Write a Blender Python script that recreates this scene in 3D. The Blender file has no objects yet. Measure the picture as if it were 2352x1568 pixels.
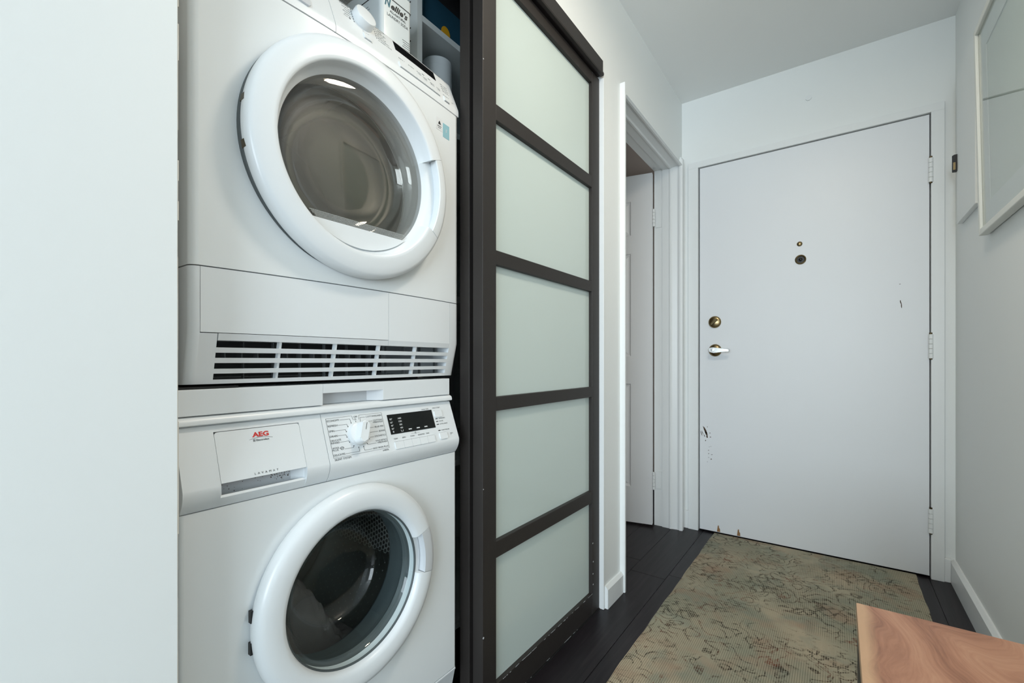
import bpy, bmesh, math, random
from mathutils import Vector, Matrix
random.seed(7)
S = bpy.context.scene
COL = S.collection
PI = math.pi

# ------------------------------------------------------------------ camera
F_PX, YAW = 1035.8, math.radians(35.84)
cam_d = bpy.data.cameras.new('camera')
cam = bpy.data.objects.new('camera', cam_d); COL.objects.link(cam)
cam.location = (0, 0, 0.952)
cam.rotation_euler = (PI / 2, 0, YAW)
cam_d.sensor_width = 36.0
cam_d.lens = 36.0 * F_PX / 2352.0
cam_d.shift_y = 45.2 / 2352.0
cam_d.clip_start = 0.01
S.camera = cam

# ------------------------------------------------------------------ world, light, exposure
S.view_settings.view_transform = 'Standard'
S.view_settings.look = 'None'
S.view_settings.gamma = 1.0
S.view_settings.use_curve_mapping = False
S.view_settings.exposure = 0.34
W = bpy.data.worlds.new('daylight'); S.world = W; W.use_nodes = True
W.node_tree.nodes['Background'].inputs[0].default_value = (0.80, 0.90, 1.0, 1)
W.node_tree.nodes['Background'].inputs[1].default_value = 1.0


def area(name, loc, rot, sx, sy, power, col):
    l = bpy.data.lights.new(name, 'AREA'); l.shape = 'RECTANGLE'; l.size = sx; l.size_y = sy
    l.energy = power; l.color = col
    o = bpy.data.objects.new(name, l); COL.objects.link(o); o.location = loc; o.rotation_euler = rot
    return o


# daylight entering through the living-room window behind the camera
area('window_daylight_offscreen', (1.15, -4.20, 1.35), (PI / 2, 0, 0), 3.5, 1.9, 165, (0.80, 0.92, 1.0))

# ------------------------------------------------------------------ material helpers
MATS = {}


def rgb(r, g, b):
    f = lambda c: (c / 255 / 12.92) if c / 255 <= 0.04045 else ((c / 255 + 0.055) / 1.055) ** 2.4
    return (f(r), f(g), f(b), 1)


def mat(name, col, rough=0.5, metal=0.0, spec=0.5, bump=None, coat=0.0, var=None, emit=None):
    m = bpy.data.materials.new(name); m.use_nodes = True
    nt = m.node_tree; p = nt.nodes['Principled BSDF']
    p.inputs['Base Color'].default_value = col
    p.inputs['Roughness'].default_value = rough
    p.inputs['Metallic'].default_value = metal
    p.inputs['Specular IOR Level'].default_value = spec
    p.inputs['Coat Weight'].default_value = coat
    tc = nt.nodes.new('ShaderNodeTexCoord')
    if bump:
        sc, st = bump
        n = nt.nodes.new('ShaderNodeTexNoise'); n.inputs['Scale'].default_value = sc; n.inputs['Detail'].default_value = 4
        b = nt.nodes.new('ShaderNodeBump'); b.inputs['Strength'].default_value = st; b.inputs['Distance'].default_value = 0.002
        nt.links.new(tc.outputs['Object'], n.inputs['Vector'])
        nt.links.new(n.outputs['Fac'], b.inputs['Height']); nt.links.new(b.outputs['Normal'], p.inputs['Normal'])
    if var:
        sc, c2 = var
        n = nt.nodes.new('ShaderNodeTexNoise'); n.inputs['Scale'].default_value = sc; n.inputs['Detail'].default_value = 3
        mx = nt.nodes.new('ShaderNodeMix'); mx.data_type = 'RGBA'
        mx.inputs[6].default_value = col; mx.inputs[7].default_value = c2
        nt.links.new(tc.outputs['Object'], n.inputs['Vector'])
        nt.links.new(n.outputs['Fac'], mx.inputs[0]); nt.links.new(mx.outputs[2], p.inputs['Base Color'])
    if emit:
        p.inputs['Emission Color'].default_value = emit[0]; p.inputs['Emission Strength'].default_value = emit[1]
    MATS[name] = m
    return m


class NB:
    """tiny node builder"""
    def __init__(s, m): s.nt = m.node_tree; s.p = s.nt.nodes['Principled BSDF']
    def n(s, t, **k):
        o = s.nt.nodes.new(t)
        for a, b in k.items(): setattr(o, a, b)
        return o
    def l(s, a, b): s.nt.links.new(a, b)
    def math(s, op, a, b=None, c=None):
        o = s.n('ShaderNodeMath', operation=op)
        for i, v in enumerate((a, b, c)):
            if v is None: continue
            if isinstance(v, (int, float)): o.inputs[i].default_value = v
            else: s.l(v, o.inputs[i])
        return o.outputs[0]
    def mix(s, f, a, b):
        o = s.n('ShaderNodeMix', data_type='RGBA')
        for i, v in ((0, f), (6, a), (7, b)):
            if isinstance(v, (int, float, tuple)): o.inputs[i].default_value = v
            else: s.l(v, o.inputs[i])
        return o.outputs[2]
    def noise(s, vec, sc, det=3, rough=0.5, dist=0):
        o = s.n('ShaderNodeTexNoise'); o.inputs['Scale'].default_value = sc; o.inputs['Detail'].default_value = det
        o.inputs['Roughness'].default_value = rough; o.inputs['Distortion'].default_value = dist
        s.l(vec, o.inputs['Vector']); return o
    def mapping(s, vec, sc=(1, 1, 1), loc=(0, 0, 0), rot=(0, 0, 0)):
        o = s.n('ShaderNodeMapping'); o.inputs['Scale'].default_value = sc; o.inputs['Location'].default_value = loc
        o.inputs['Rotation'].default_value = rot; s.l(vec, o.inputs['Vector']); return o.outputs[0]
    def ramp(s, f, stops):
        o = s.n('ShaderNodeValToRGB'); e = o.color_ramp.elements
        e[0].position, e[0].color = stops[0]; e[1].position, e[1].color = stops[-1]
        for p, c in stops[1:-1]:
            x = e.new(p); x.color = c
        s.l(f, o.inputs[0]); return o.outputs[0]
    def bump(s, h, st, d=0.002):
        o = s.n('ShaderNodeBump'); o.inputs['Strength'].default_value = st; o.inputs['Distance'].default_value = d
        s.l(h, o.inputs['Height']); s.l(o.outputs[0], s.p.inputs['Normal'])


PAINT = mat('wall_paint', rgb(238, 241, 240), 0.55, bump=(90, 0.06))
PAINT_R = PAINT
CEIL = mat('ceiling_paint', rgb(246, 248, 247), 0.8, bump=(120, 0.1))
TRIM = mat('trim_paint', rgb(236, 239, 239), 0.35, bump=(60, 0.05))
DOORP = mat('door_paint', rgb(234, 237, 240), 0.4, bump=(50, 0.07))
WHITE = mat('white_enamel', rgb(238, 243, 245), 0.22, coat=0.3)
PLAST = mat('white_plastic', rgb(236, 241, 244), 0.28)
PLASTS = mat('grey_plastic', rgb(214, 218, 222), 0.3)
BRUBBER = mat('black_rubber', rgb(16, 18, 19), 0.7)  # plain black rubber of the anti-slip pads
FIN = mat('grey_fin', rgb(92, 96, 97), 0.5)
INK = mat('black_ink', rgb(36, 38, 40), 0.6)
INKG = mat('grey_ink', rgb(110, 116, 120), 0.6)
RED = mat('red_ink', rgb(215, 40, 32), 0.5)
TEAL = mat('teal_ink', rgb(28, 102, 122), 0.5)
DISP = mat('display_black', rgb(20, 21, 23), 0.12)
WINK = mat('white_ink', rgb(225, 228, 230), 0.6)
ESP = mat('espresso_metal', rgb(46, 42, 40), 0.5, spec=0.35, bump=(300, 0.03))
FROST = mat('frosted_glass', rgb(203, 216, 212), 0.16, spec=0.5)
LINT = mat('lint_mesh', rgb(168, 172, 170), 0.5)
HONEY = mat('embossing_glint', rgb(176, 176, 172), 0.45)
STEEL = mat('drum_steel', rgb(120, 120, 116), 0.3, metal=0.85)
DSTEEL = mat('drum_stainless', rgb(150, 152, 150), 0.32, metal=0.9)
DRUMG = mat('dryer_drum', rgb(158, 152, 142), 0.32, metal=0.3)
RUBBER = mat('grey_rubber', rgb(84, 92, 94), 0.5)
BRASS = mat('antique_brass', rgb(150, 132, 98), 0.28, metal=1.0)
CHROME = mat('satin_nickel', rgb(220, 220, 218), 0.25, metal=1.0)
DBRASS = mat('dark_brass', rgb(92, 80, 58), 0.35, metal=1.0)
CHIP = mat('bare_wood_chip', rgb(74, 58, 44), 0.8)
BLACK = mat('black_steel', rgb(24, 24, 25), 0.5)
SHELFW = mat('white_melamine', rgb(226, 232, 232), 0.4)
SHELFG = SHELFW
TEALF = mat('teal_fabric', rgb(12, 66, 88), 0.8)
YEL = mat('yellow_print', rgb(226, 168, 24), 0.7)
BLACKF = mat('black_fabric', rgb(14, 16, 20), 0.9)
TIN = mat('white_tin', rgb(226, 236, 240), 0.25)
ROLL = mat('white_canister', rgb(226, 232, 234), 0.5)
CLOSET = PAINT
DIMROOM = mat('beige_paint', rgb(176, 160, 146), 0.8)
ART = mat('pale_print', rgb(205, 214, 208), 0.8, var=(2.2, rgb(197, 210, 204)))
MATB = mat('mat_board', rgb(212, 220, 220), 0.8)
FRAMEW = mat('frame_white', rgb(226, 227, 220), 0.35)
LAMP = mat('lamp_glass_offscreen', rgb(255, 240, 214), 0.4, emit=((1.0, 0.80, 0.56, 1), 5.0))
FABR = mat('dark_grey_cloth', rgb(132, 125, 122), 0.9, bump=(400, 0.3))


def glass(name, tint, rough=0.02, ior=1.45, body=None, alpha=0.0, graze=0.8):
    """thin glass: tinted transparency under a fresnel gloss, plus an optional smoky body"""
    m = bpy.data.materials.new(name); m.use_nodes = True; nt = m.node_tree
    nt.nodes.remove(nt.nodes['Principled BSDF']); out = nt.nodes['Material Output']
    tr = nt.nodes.new('ShaderNodeBsdfTransparent'); tr.inputs[0].default_value = tint
    gl = nt.nodes.new('ShaderNodeBsdfGlossy'); gl.inputs['Roughness'].default_value = rough
    lw = nt.nodes.new('ShaderNodeLayerWeight'); lw.inputs[0].default_value = 0.5
    pw = nt.nodes.new('ShaderNodeMath'); pw.operation = 'POWER'; pw.inputs[1].default_value = 4.5
    r0 = ((ior - 1) / (ior + 1)) ** 2
    fr = nt.nodes.new('ShaderNodeMath'); fr.operation = 'MULTIPLY_ADD'; fr.inputs[1].default_value = graze * (1 - r0); fr.inputs[2].default_value = r0
    nt.links.new(lw.outputs['Facing'], pw.inputs[0]); nt.links.new(pw.outputs[0], fr.inputs[0])
    mx = nt.nodes.new('ShaderNodeMixShader')
    base = tr.outputs[0]
    if body:
        df = nt.nodes.new('ShaderNodeBsdfDiffuse'); df.inputs[0].default_value = body
        m2 = nt.nodes.new('ShaderNodeMixShader'); m2.inputs[0].default_value = alpha
        nt.links.new(tr.outputs[0], m2.inputs[1]); nt.links.new(df.outputs[0], m2.inputs[2]); base = m2.outputs[0]
    nt.links.new(fr.outputs[0], mx.inputs[0]); nt.links.new(base, mx.inputs[1]); nt.links.new(gl.outputs[0], mx.inputs[2])
    nt.links.new(mx.outputs[0], out.inputs[0])
    return m


SMOKE = glass('smoky_glass', (0.90, 0.89, 0.86, 1), 0.03, 1.7, (0.24, 0.23, 0.215, 1), 0.08)
BOWL = glass('bowl_glass', (0.86, 0.91, 0.91, 1), 0.03, 1.5, graze=0.35)
BOWL2 = glass('dryer_bowl_glass', (0.86, 0.85, 0.83, 1), 0.05, 2.2, graze=0.7)
PICG = glass('picture_glass', (0.97, 0.98, 0.97, 1), 0.01, 1.45)
WING = glass('window_glass', (0.97, 0.99, 1, 1), 0.01, 1.3)


# floor planks
def plank_mat():
    m = mat('dark_plank', rgb(46, 41, 43), 0.42, spec=0.3); b = NB(m)
    tc = b.n('ShaderNodeTexCoord'); oi = b.n('ShaderNodeObjectInfo')
    off = b.n('ShaderNodeVectorMath', operation='ADD')
    cb = b.n('ShaderNodeCombineXYZ'); b.l(b.math('MULTIPLY', oi.outputs['Random'], 7.0), cb.inputs[1])
    b.l(tc.outputs['Object'], off.inputs[0]); b.l(cb.outputs[0], off.inputs[1])
    v = b.mapping(off.outputs[0], (38, 2.2, 1))
    n = b.noise(v, 1.6, 5, 0.6, 0.6)
    c = b.ramp(n.outputs['Fac'], [(0.3, rgb(21, 17, 20)), (0.52, rgb(30, 25, 29)), (0.75, rgb(44, 38, 41))])
    b.l(c, b.p.inputs['Base Color']); b.bump(n.outputs['Fac'], 0.25, 0.001)
    return m


def walnut_mat():
    m = mat('walnut_top', rgb(165, 115, 90), 0.36); b = NB(m)
    tc = b.n('ShaderNodeTexCoord')
    v0 = b.mapping(tc.outputs['Object'], (1, 1, 1))
    w = b.noise(v0, 3.0, 2, 0.5, 0.8)
    v = b.n('ShaderNodeVectorMath', operation='MULTIPLY_ADD')
    b.l(w.outputs['Color'], v.inputs[0]); v.inputs[1].default_value = (0.30, 0.30, 0); b.l(v0, v.inputs[2])
    wv = b.n('ShaderNodeTexWave', wave_type='BANDS', bands_direction='X'); wv.inputs['Scale'].default_value = 2.4
    wv.inputs['Distortion'].default_value = 2.2; wv.inputs['Detail'].default_value = 3; wv.inputs['Detail Scale'].default_value = 1.2
    b.l(v.outputs[0], wv.inputs['Vector'])
    fine = b.noise(b.mapping(v.outputs[0], (60, 6, 1)), 2.2, 4, 0.65)
    f = b.math('ADD', b.math('MULTIPLY', wv.outputs['Fac'], 0.32), b.math('MULTIPLY', fine.outputs['Fac'], 0.68))
    c = b.ramp(f, [(0.16, rgb(126, 82, 62)), (0.36, rgb(162, 112, 86)), (0.56, rgb(182, 131, 103)), (0.85, rgb(200, 152, 122))])
    # pale sapwood along the outer long edge
    sx = b.n('ShaderNodeSeparateXYZ'); b.l(v0, sx.inputs[0])
    edge = b.math('ADD', sx.outputs[0], b.math('MULTIPLY', b.math('SUBTRACT', w.outputs['Fac'], 0.5), 0.05))
    sap = b.n('ShaderNodeMapRange'); sap.inputs[1].default_value = -0.168; sap.inputs[2].default_value = -0.150
    sap.inputs[3].default_value = 0.75; sap.inputs[4].default_value = 0.0; b.l(edge, sap.inputs[0])
    c = b.mix(sap.outputs[0], c, rgb(214, 176, 138))
    b.l(c, b.p.inputs['Base Color'])
    return m


def rug_mat():
    m = mat('worn_rug', rgb(140, 132, 112), 0.95, spec=0.1); b = NB(m)
    tc = b.n('ShaderNodeTexCoord'); co = tc.outputs['Object']
    def rng(v, lo, hi):
        o = b.n('ShaderNodeMapRange'); o.inputs[1].default_value = lo; o.inputs[2].default_value = hi; b.l(v, o.inputs[0]); return o.outputs[0]
    big = b.noise(co, 2.3, 3, 0.55)
    base = b.ramp(big.outputs['Fac'], [(0.36, rgb(156, 156, 137)), (0.5, rgb(171, 164, 143)), (0.62, rgb(188, 174, 150))])
    g = b.noise(b.mapping(co, loc=(3, 7, 0)), 6.0, 3, 0.6)
    base = b.mix(b.math('MULTIPLY', rng(g.outputs['Fac'], 0.50, 0.62), 0.6), base, rgb(140, 147, 133))
    pk = b.noise(b.mapping(co, loc=(5, 1, 0)), 5.0, 3, 0.6)
    base = b.mix(b.math('MULTIPLY', rng(pk.outputs['Fac'], 0.54, 0.66), 0.5), base, rgb(172, 142, 120))
    # ribbed weave: ribs along the rug, knots across
    sx = b.n('ShaderNodeSeparateXYZ'); b.l(co, sx.inputs[0])
    rx = b.math('SINE', b.math('MULTIPLY', sx.outputs[0], 2 * PI / 0.0062))
    ry = b.math('SINE', b.math('MULTIPLY', sx.outputs[1], 2 * PI / 0.0080))
    bare = rng(b.noise(b.mapping(co, loc=(8, 3, 0)), 3.2, 2, 0.5).outputs['Fac'], 0.60, 0.54)   # smooth areas where the pile is gone
    base = b.mix(b.math('MULTIPLY', b.math('MULTIPLY', rng(rx, -0.2, 0.9), bare), 0.42), base, rgb(88, 84, 70))
    # drawn outlines: contour lines of warped noise, and petal cells
    warp = b.noise(co, 8, 2, 0.5)
    vv = b.n('ShaderNodeVectorMath', operation='MULTIPLY_ADD')
    b.l(warp.outputs['Color'], vv.inputs[0]); vv.inputs[1].default_value = (0.10, 0.10, 0); b.l(co, vv.inputs[2])
    f1 = b.noise(vv.outputs[0], 7.0, 2, 0.5)
    line = b.math('ABSOLUTE', b.math('SUBTRACT', b.math('FRACT', b.math('MULTIPLY', f1.outputs['Fac'], 7.0)), 0.5))
    line = rng(line, 0.085, 0.04)
    vo = b.n('ShaderNodeTexVoronoi', feature='DISTANCE_TO_EDGE'); vo.inputs['Scale'].default_value = 24; b.l(vv.outputs[0], vo.inputs['Vector'])
    pet = rng(vo.outputs['Distance'], 0.10, 0.05)
    vf = b.n('ShaderNodeTexVoronoi', feature='F1'); vf.inputs['Scale'].default_value = 9; b.l(vv.outputs[0], vf.inputs['Vector'])
    rose = b.math('ABSOLUTE', b.math('SUBTRACT', b.math('FRACT', b.math('MULTIPLY', vf.outputs['Distance'], 5.0)), 0.5))
    rose = rng(rose, 0.12, 0.05)
    m1 = rng(b.noise(b.mapping(co, loc=(1.3, 4.2, 0)), 5.0, 3, 0.6).outputs['Fac'], 0.48, 0.56)
    m2 = rng(b.noise(b.mapping(co, loc=(6.1, 2.2, 0)), 5.6, 3, 0.6).outputs['Fac'], 0.54, 0.60)
    m3 = rng(b.noise(b.mapping(co, loc=(2.7, 9.2, 0)), 4.0, 3, 0.6).outputs['Fac'], 0.44, 0.52)
    strk = b.math('MAXIMUM', b.math('MAXIMUM', b.math('MULTIPLY', line, m3), b.math('MULTIPLY', pet, m2)), b.math('MULTIPLY', rose, m1))
    fuzz = rng(b.noise(b.mapping(co, (1.0, 2.2, 1)), 85, 2, 0.6).outputs['Fac'], 0.36, 0.52)
    knots = b.math('ADD', 0.45, b.math('MULTIPLY', rng(rx, -0.5, 0.4), 0.55))
    fac = b.math('MULTIPLY', b.math('MULTIPLY', strk, fuzz), knots)
    hue = b.noise(b.mapping(co, loc=(9, 2, 0)), 7.5, 2)
    dark = b.ramp(hue.outputs['Fac'], [(0.42, rgb(36, 33, 29)), (0.54, rgb(62, 50, 41)), (0.63, rgb(116, 66, 50))])
    c = b.mix(b.math('MULTIPLY', fac, 0.95), base, dark)
    # dense dark knots surviving in patches
    dn = b.math('MULTIPLY', rng(b.noise(b.mapping(co, (1, 2.4, 1), (4, 4, 0)), 30, 3, 0.7).outputs['Fac'], 0.56, 0.64), rng(b.noise(b.mapping(co, loc=(7, 7, 0)), 4.4, 2).outputs['Fac'], 0.50, 0.60))
    c = b.mix(b.math('MULTIPLY', b.math('MULTIPLY', dn, knots), 0.75), c, rgb(58, 52, 44))
    b.l(c, b.p.inputs['Base Color'])
    weave = b.math('ADD', b.math('MULTIPLY', rx, 0.5), b.math('MULTIPLY', ry, 0.3)); b.bump(weave, 0.5, 0.0015)
    return m


PLANK, WALNUT, RUGM = plank_mat(), walnut_mat(), rug_mat()


# ------------------------------------------------------------------ mesh helpers
def nb(): return bmesh.new()


def box(bm, x0, x1, y0, y1, z0, z1, bev=0.0, seg=2):
    r = bmesh.ops.create_cube(bm, size=1.0)
    vs = r['verts']
    for v in vs:
        v.co = Vector(((x0 + x1) / 2 + v.co.x * (x1 - x0), (y0 + y1) / 2 + v.co.y * (y1 - y0), (z0 + z1) / 2 + v.co.z * (z1 - z0)))
    if bev > 0:
        es = list({e for v in vs for e in v.link_edges})
        bmesh.ops.bevel(bm, geom=es, offset=bev, segments=seg, affect='EDGES', profile=0.5)
    return bm


def prism(bm, prof, y0, y1):
    """extrude a closed (x,z) outline along y"""
    a = [bm.verts.new((x, y0, z)) for x, z in prof]; b = [bm.verts.new((x, y1, z)) for x, z in prof]
    n = len(prof)
    for i in range(n): bm.faces.new((a[i], a[(i + 1) % n], b[(i + 1) % n], b[i]))
    bm.faces.new(a[::-1]); bm.faces.new(b)
    return bm


def prism_z(bm, prof, z0, z1, cap=True):
    a = [bm.verts.new((x, y, z0)) for x, y in prof]; b = [bm.verts.new((x, y, z1)) for x, y in prof]
    n = len(prof)
    for i in range(n): bm.faces.new((a[i], a[(i + 1) % n], b[(i + 1) % n], b[i]))
    if cap: bm.faces.new(a[::-1]); bm.faces.new(b)
    return bm


def lathe(bm, prof, cy, cz, n=96, a0=0.0, a1=2 * PI, closed=False):
    """revolve (r, x) outline about the x axis through (cy, cz)"""
    full = abs(a1 - a0 - 2 * PI) < 1e-6
    k = n if full else n + 1
    rings = []
    for i in range(k):
        t = a0 + (a1 - a0) * i / n
        rings.append([bm.verts.new((x, cy + r * math.cos(t), cz + r * math.sin(t))) for r, x in prof])
    m = len(prof)
    for i in range(k if full else k - 1):
        A, B = rings[i], rings[(i + 1) % k]
        for j in range(m if closed else m - 1):
            q = (A[j], A[(j + 1) % m], B[(j + 1) % m], B[j])
            try: bm.faces.new(q)
            except ValueError: pass
    if not full and closed:
        bm.faces.new(rings[0]); bm.faces.new(rings[-1][::-1])
    bmesh.ops.remove_doubles(bm, verts=bm.verts[:], dist=1e-6)
    return bm


def cyl(bm, p0, p1, r0, r1=None, n=24, cap=True):
    r1 = r0 if r1 is None else r1
    p0, p1 = Vector(p0), Vector(p1); d = (p1 - p0).normalized()
    u = d.orthogonal().normalized(); w = d.cross(u)
    A = [bm.verts.new(p0 + (u * math.cos(2 * PI * i / n) + w * math.sin(2 * PI * i / n)) * r0) for i in range(n)]
    B = [bm.verts.new(p1 + (u * math.cos(2 * PI * i / n) + w * math.sin(2 * PI * i / n)) * r1) for i in range(n)]
    for i in range(n): bm.faces.new((A[i], A[(i + 1) % n], B[(i + 1) % n], B[i]))
    if cap: bm.faces.new(A[::-1]); bm.faces.new(B)
    return bm


def tube(bm, pts, r, n=10):
    pts = [Vector(p) for p in pts]; rings = []
    for i, p in enumerate(pts):
        d = (pts[min(i + 1, len(pts) - 1)] - pts[max(i - 1, 0)]).normalized()
        u = d.cross(Vector((0.3, 0.2, 1))).normalized(); w = d.cross(u)
        rings.append([bm.verts.new(p + (u * math.cos(2 * PI * k / n) + w * math.sin(2 * PI * k / n)) * r) for k in range(n)])
    for A, B in zip(rings, rings[1:]):
        for k in range(n): bm.faces.new((A[k], A[(k + 1) % n], B[(k + 1) % n], B[k]))
    bm.faces.new(rings[0][::-1]); bm.faces.new(rings[-1])
    return bm


def rrect(w, h, r, seg=5, cx=0, cy=0):
    pts = []
    for sx, sy, a in ((1, 1, 0), (-1, 1, 90), (-1, -1, 180), (1, -1, 270)):
        for i in range(seg + 1):
            t = math.radians(a + 90 * i / seg)
            pts.append((cx + sx * (w / 2 - r) + r * math.cos(t), cy + sy * (h / 2 - r) + r * math.sin(t)))
    return pts


class Frame:
    """a plane with origin o, right axis u, up axis v, outward normal n"""
    def __init__(s, o, u, v):
        s.o, s.u, s.v = Vector(o), Vector(u).normalized(), Vector(v).normalized(); s.n = s.u.cross(s.v).normalized()
    def at(s, a, b, c=0.0): return s.o + s.u * a + s.v * b + s.n * c


def slab(bm, fr, pts, d0, d1):
    """outline pts (u,v) in a frame, from depth d0 to d1"""
    a = [bm.verts.new(fr.at(u, v, d0)) for u, v in pts]; b = [bm.verts.new(fr.at(u, v, d1)) for u, v in pts]
    n = len(pts)
    for i in range(n): bm.faces.new((a[i], a[(i + 1) % n], b[(i + 1) % n], b[i]))
    bm.faces.new(a[::-1]); bm.faces.new(b)
    return bm


def rect(bm, fr, u0, u1, v0, v1, d0=0.0, d1=0.0004): return slab(bm, fr, [(u0, v0), (u1, v0), (u1, v1), (u0, v1)], d0, d1)


def stroke(bm, fr, pts, w, d1=0.0004):
    for (a, b), (c, e) in zip(pts, pts[1:]):
        L = math.hypot(c - a, e - b)
        if L < 1e-9: continue
        px, py = -(e - b) / L * w / 2, (c - a) / L * w / 2
        ex, ey = (c - a) / L * w / 2, (e - b) / L * w / 2
        slab(bm, fr, [(a - ex - px, b - ey - py), (c + ex - px, e + ey - py), (c + ex + px, e + ey + py), (a - ex + px, b - ey + py)], 0.0, d1)
    return bm


def disc(bm, fr, u, v, r, n=10, d0=0.0, d1=0.0004):
    return slab(bm, fr, [(u + r * math.cos(2 * PI * i / n), v + r * math.sin(2 * PI * i / n)) for i in range(n)], d0, d1)


def text(bm, fr, s, u, v, h, w=None, align='L', bold=0.0, shear=0.0, sp=1.0, d=0.0005):
    """flat lettering; h = capital height, w = full width if given"""
    c = bpy.data.curves.new('txt', 'FONT'); c.body = s; c.size = 1.0; c.resolution_u = 3; c.offset = bold; c.shear = shear
    c.space_character = sp
    o = bpy.data.objects.new('txt', c)
    me = bpy.data.meshes.new_from_object(o)
    xs = [q.co.x for q in me.vertices]
    if xs:
        x0, x1 = min(xs), max(xs)
        k = h / 0.70; kx = k if w is None else w / (x1 - x0)
        W_ = (x1 - x0) * kx
        su = u if align == 'L' else (u - W_ if align == 'R' else u - W_ / 2)
        vs = [bm.verts.new(fr.at(su + (q.co.x - x0) * kx, v + q.co.y * k, d)) for q in me.vertices]
        for p in me.polygons:
            try: bm.faces.new([vs[i] for i in p.vertices])
            except ValueError: pass
    bpy.data.objects.remove(o); bpy.data.curves.remove(c); bpy.data.meshes.remove(me)
    return bm


def wpos(o):
    p = Vector((0, 0, 0))
    while o is not None: p += o.location; o = o.parent
    return p


def obj(name, bm, material, parent=None, smooth=None, origin=None, warp=None):
    if warp:
        for v in bm.verts: v.co = warp(v.co)
    bmesh.ops.recalc_face_normals(bm, faces=bm.faces[:])
    if parent is None:
        if origin is None:
            xs = [v.co.x for v in bm.verts]; ys = [v.co.y for v in bm.verts]; zs = [v.co.z for v in bm.verts]
            origin = ((min(xs) + max(xs)) / 2, (min(ys) + max(ys)) / 2, min(zs))
        off = Vector(origin)
    else: off = wpos(parent)
    for v in bm.verts: v.co -= off
    me = bpy.data.meshes.new(name); bm.to_mesh(me); bm.free()
    me.materials.append(material)
    if smooth is not None:
        for p in me.polygons: p.use_smooth = True
        try: me.set_sharp_from_angle(angle=math.radians(smooth))
        except Exception: pass
    o = bpy.data.objects.new(name, me); COL.objects.link(o)
    if parent is None: o.location = off
    else: o.parent = parent
    return o


def tag(o, label=None, cat=None, group=None, kind=None):
    if label: o['label'] = label
    if cat: o['category'] = cat
    if group: o['group'] = group
    if kind: o['kind'] = kind
    return o


def empty(name, loc, label=None, cat=None, group=None, kind=None):
    o = bpy.data.objects.new(name, None); COL.objects.link(o); o.location = loc; o.empty_display_size = 0.1
    return tag(o, label, cat, group, kind)


def copy_tree(o, parent=None):
    c = o.copy(); COL.objects.link(c); c.parent = parent
    for ch in list(o.children): copy_tree(ch, c)
    return c


# ================================================================== the room
XL, XR, YF, H = -0.7293, 0.4102, 2.686, 2.437
XB = -0.86          # back of the left partition
CL0, CL1 = 0.231, 1.606          # closet opening along y
D0, D1, DZ = 1.784, 2.610, 2.052  # side doorway
LY = -4.2           # living-room window wall
RWE = 0.10          # near end of the right wall
HD = 2.062          # underside of closet header

b = nb()
box(b, XB, XL, -1.2, CL0, 0, H)
box(b, XB, XL, CL0, CL1, HD, H)
box(b, XB, XL, CL1, D0 - 0.012, 0, H)
box(b, XB, XL, D0 - 0.012, D1 + 0.025, DZ + 0.012, H)
box(b, XB, XL, D1 + 0.025, YF + 0.2, 0, H)
wl = tag(obj('wall_left', b, PAINT), 'white left wall with closet opening and side doorway', kind='structure')
RAW = mat('raw_plaster_edge', rgb(168, 152, 130), 0.9, var=(14, rgb(214, 212, 204)))
b = nb(); zz = 0.0
while zz < HD - 0.02:          # worn corner of the opening: slightly ragged raw edge
    hh = random.uniform(0.02, 0.07); w_ = random.choice((0.0006, 0.0008, 0.0010, 0.0018))
    box(b, XL - 0.003, XL, CL0, CL0 + w_, zz, min(zz + hh, HD - 0.001)); zz += hh
tag(obj('worn_edge', b, RAW, wl), 'raw worn edge at the closet opening', kind='stuff')
b = nb()
box(b, XR, XR + 0.12, RWE, YF + 0.2, 0, H)
tag(obj('wall_right', b, PAINT_R), 'pale wall behind the bench', kind='structure')
EX0, EX1, EZ = -0.637, 0.331, 2.040   # entry door frame opening
b = nb()
box(b, XL - 0.02, EX0 - 0.03, YF, YF + 0.16, 0, H)
box(b, EX1 + 0.03, XR + 0.02, YF, YF + 0.16, 0, H)
box(b, EX0 - 0.03, EX1 + 0.03, YF, YF + 0.16, EZ + 0.03, H)
tag(obj('wall_front', b, PAINT), 'white wall around the entry door', kind='structure')
b = nb(); box(b, -3.2, 4.6, LY - 0.3, 3.6, H, H + 0.1)
tag(obj('ceiling', b, CEIL), 'plain white ceiling', kind='structure')

# living room behind the camera (lets the daylight in)
b = nb(); box(b, 4.2, 4.32, LY, RWE, 0, H); tag(obj('wall_living_side', b, PAINT), kind='structure')
b = nb(); box(b, XR + 0.12, 4.32, RWE, RWE + 0.12, 0, H); tag(obj('wall_living_front', b, PAINT), kind='structure')
b = nb(); box(b, -3.0, XB, -1.32, -1.2, 0, H); box(b, XB, XL, -1.32, -1.2, 0, H); tag(obj('wall_living_left', b, PAINT), kind='structure')
b = nb(); box(b, -3.0, -2.88, LY, -1.32, 0, H); tag(obj('wall_living_end', b, PAINT), kind='structure')
b = nb()
WX0, WX1, WZ0, WZ1 = -0.65, 2.95, 0.38, 2.32
box(b, -3.0, WX0, LY - 0.12, LY, 0, H); box(b, WX1, 4.32, LY - 0.12, LY, 0, H)
box(b, WX0, WX1, LY - 0.12, LY, 0, WZ0); box(b, WX0, WX1, LY - 0.12, LY, WZ1, H)
tag(obj('wall_back', b, PAINT), kind='structure')
win = empty('window_1', (1.15, LY, WZ0), 'wide living-room window', kind='structure')
b = nb()
for x in (WX0, WX0 + 1.775, WX1 - 0.05): box(b, x, x + 0.05, LY - 0.09, LY - 0.04, WZ0, WZ1)
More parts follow.
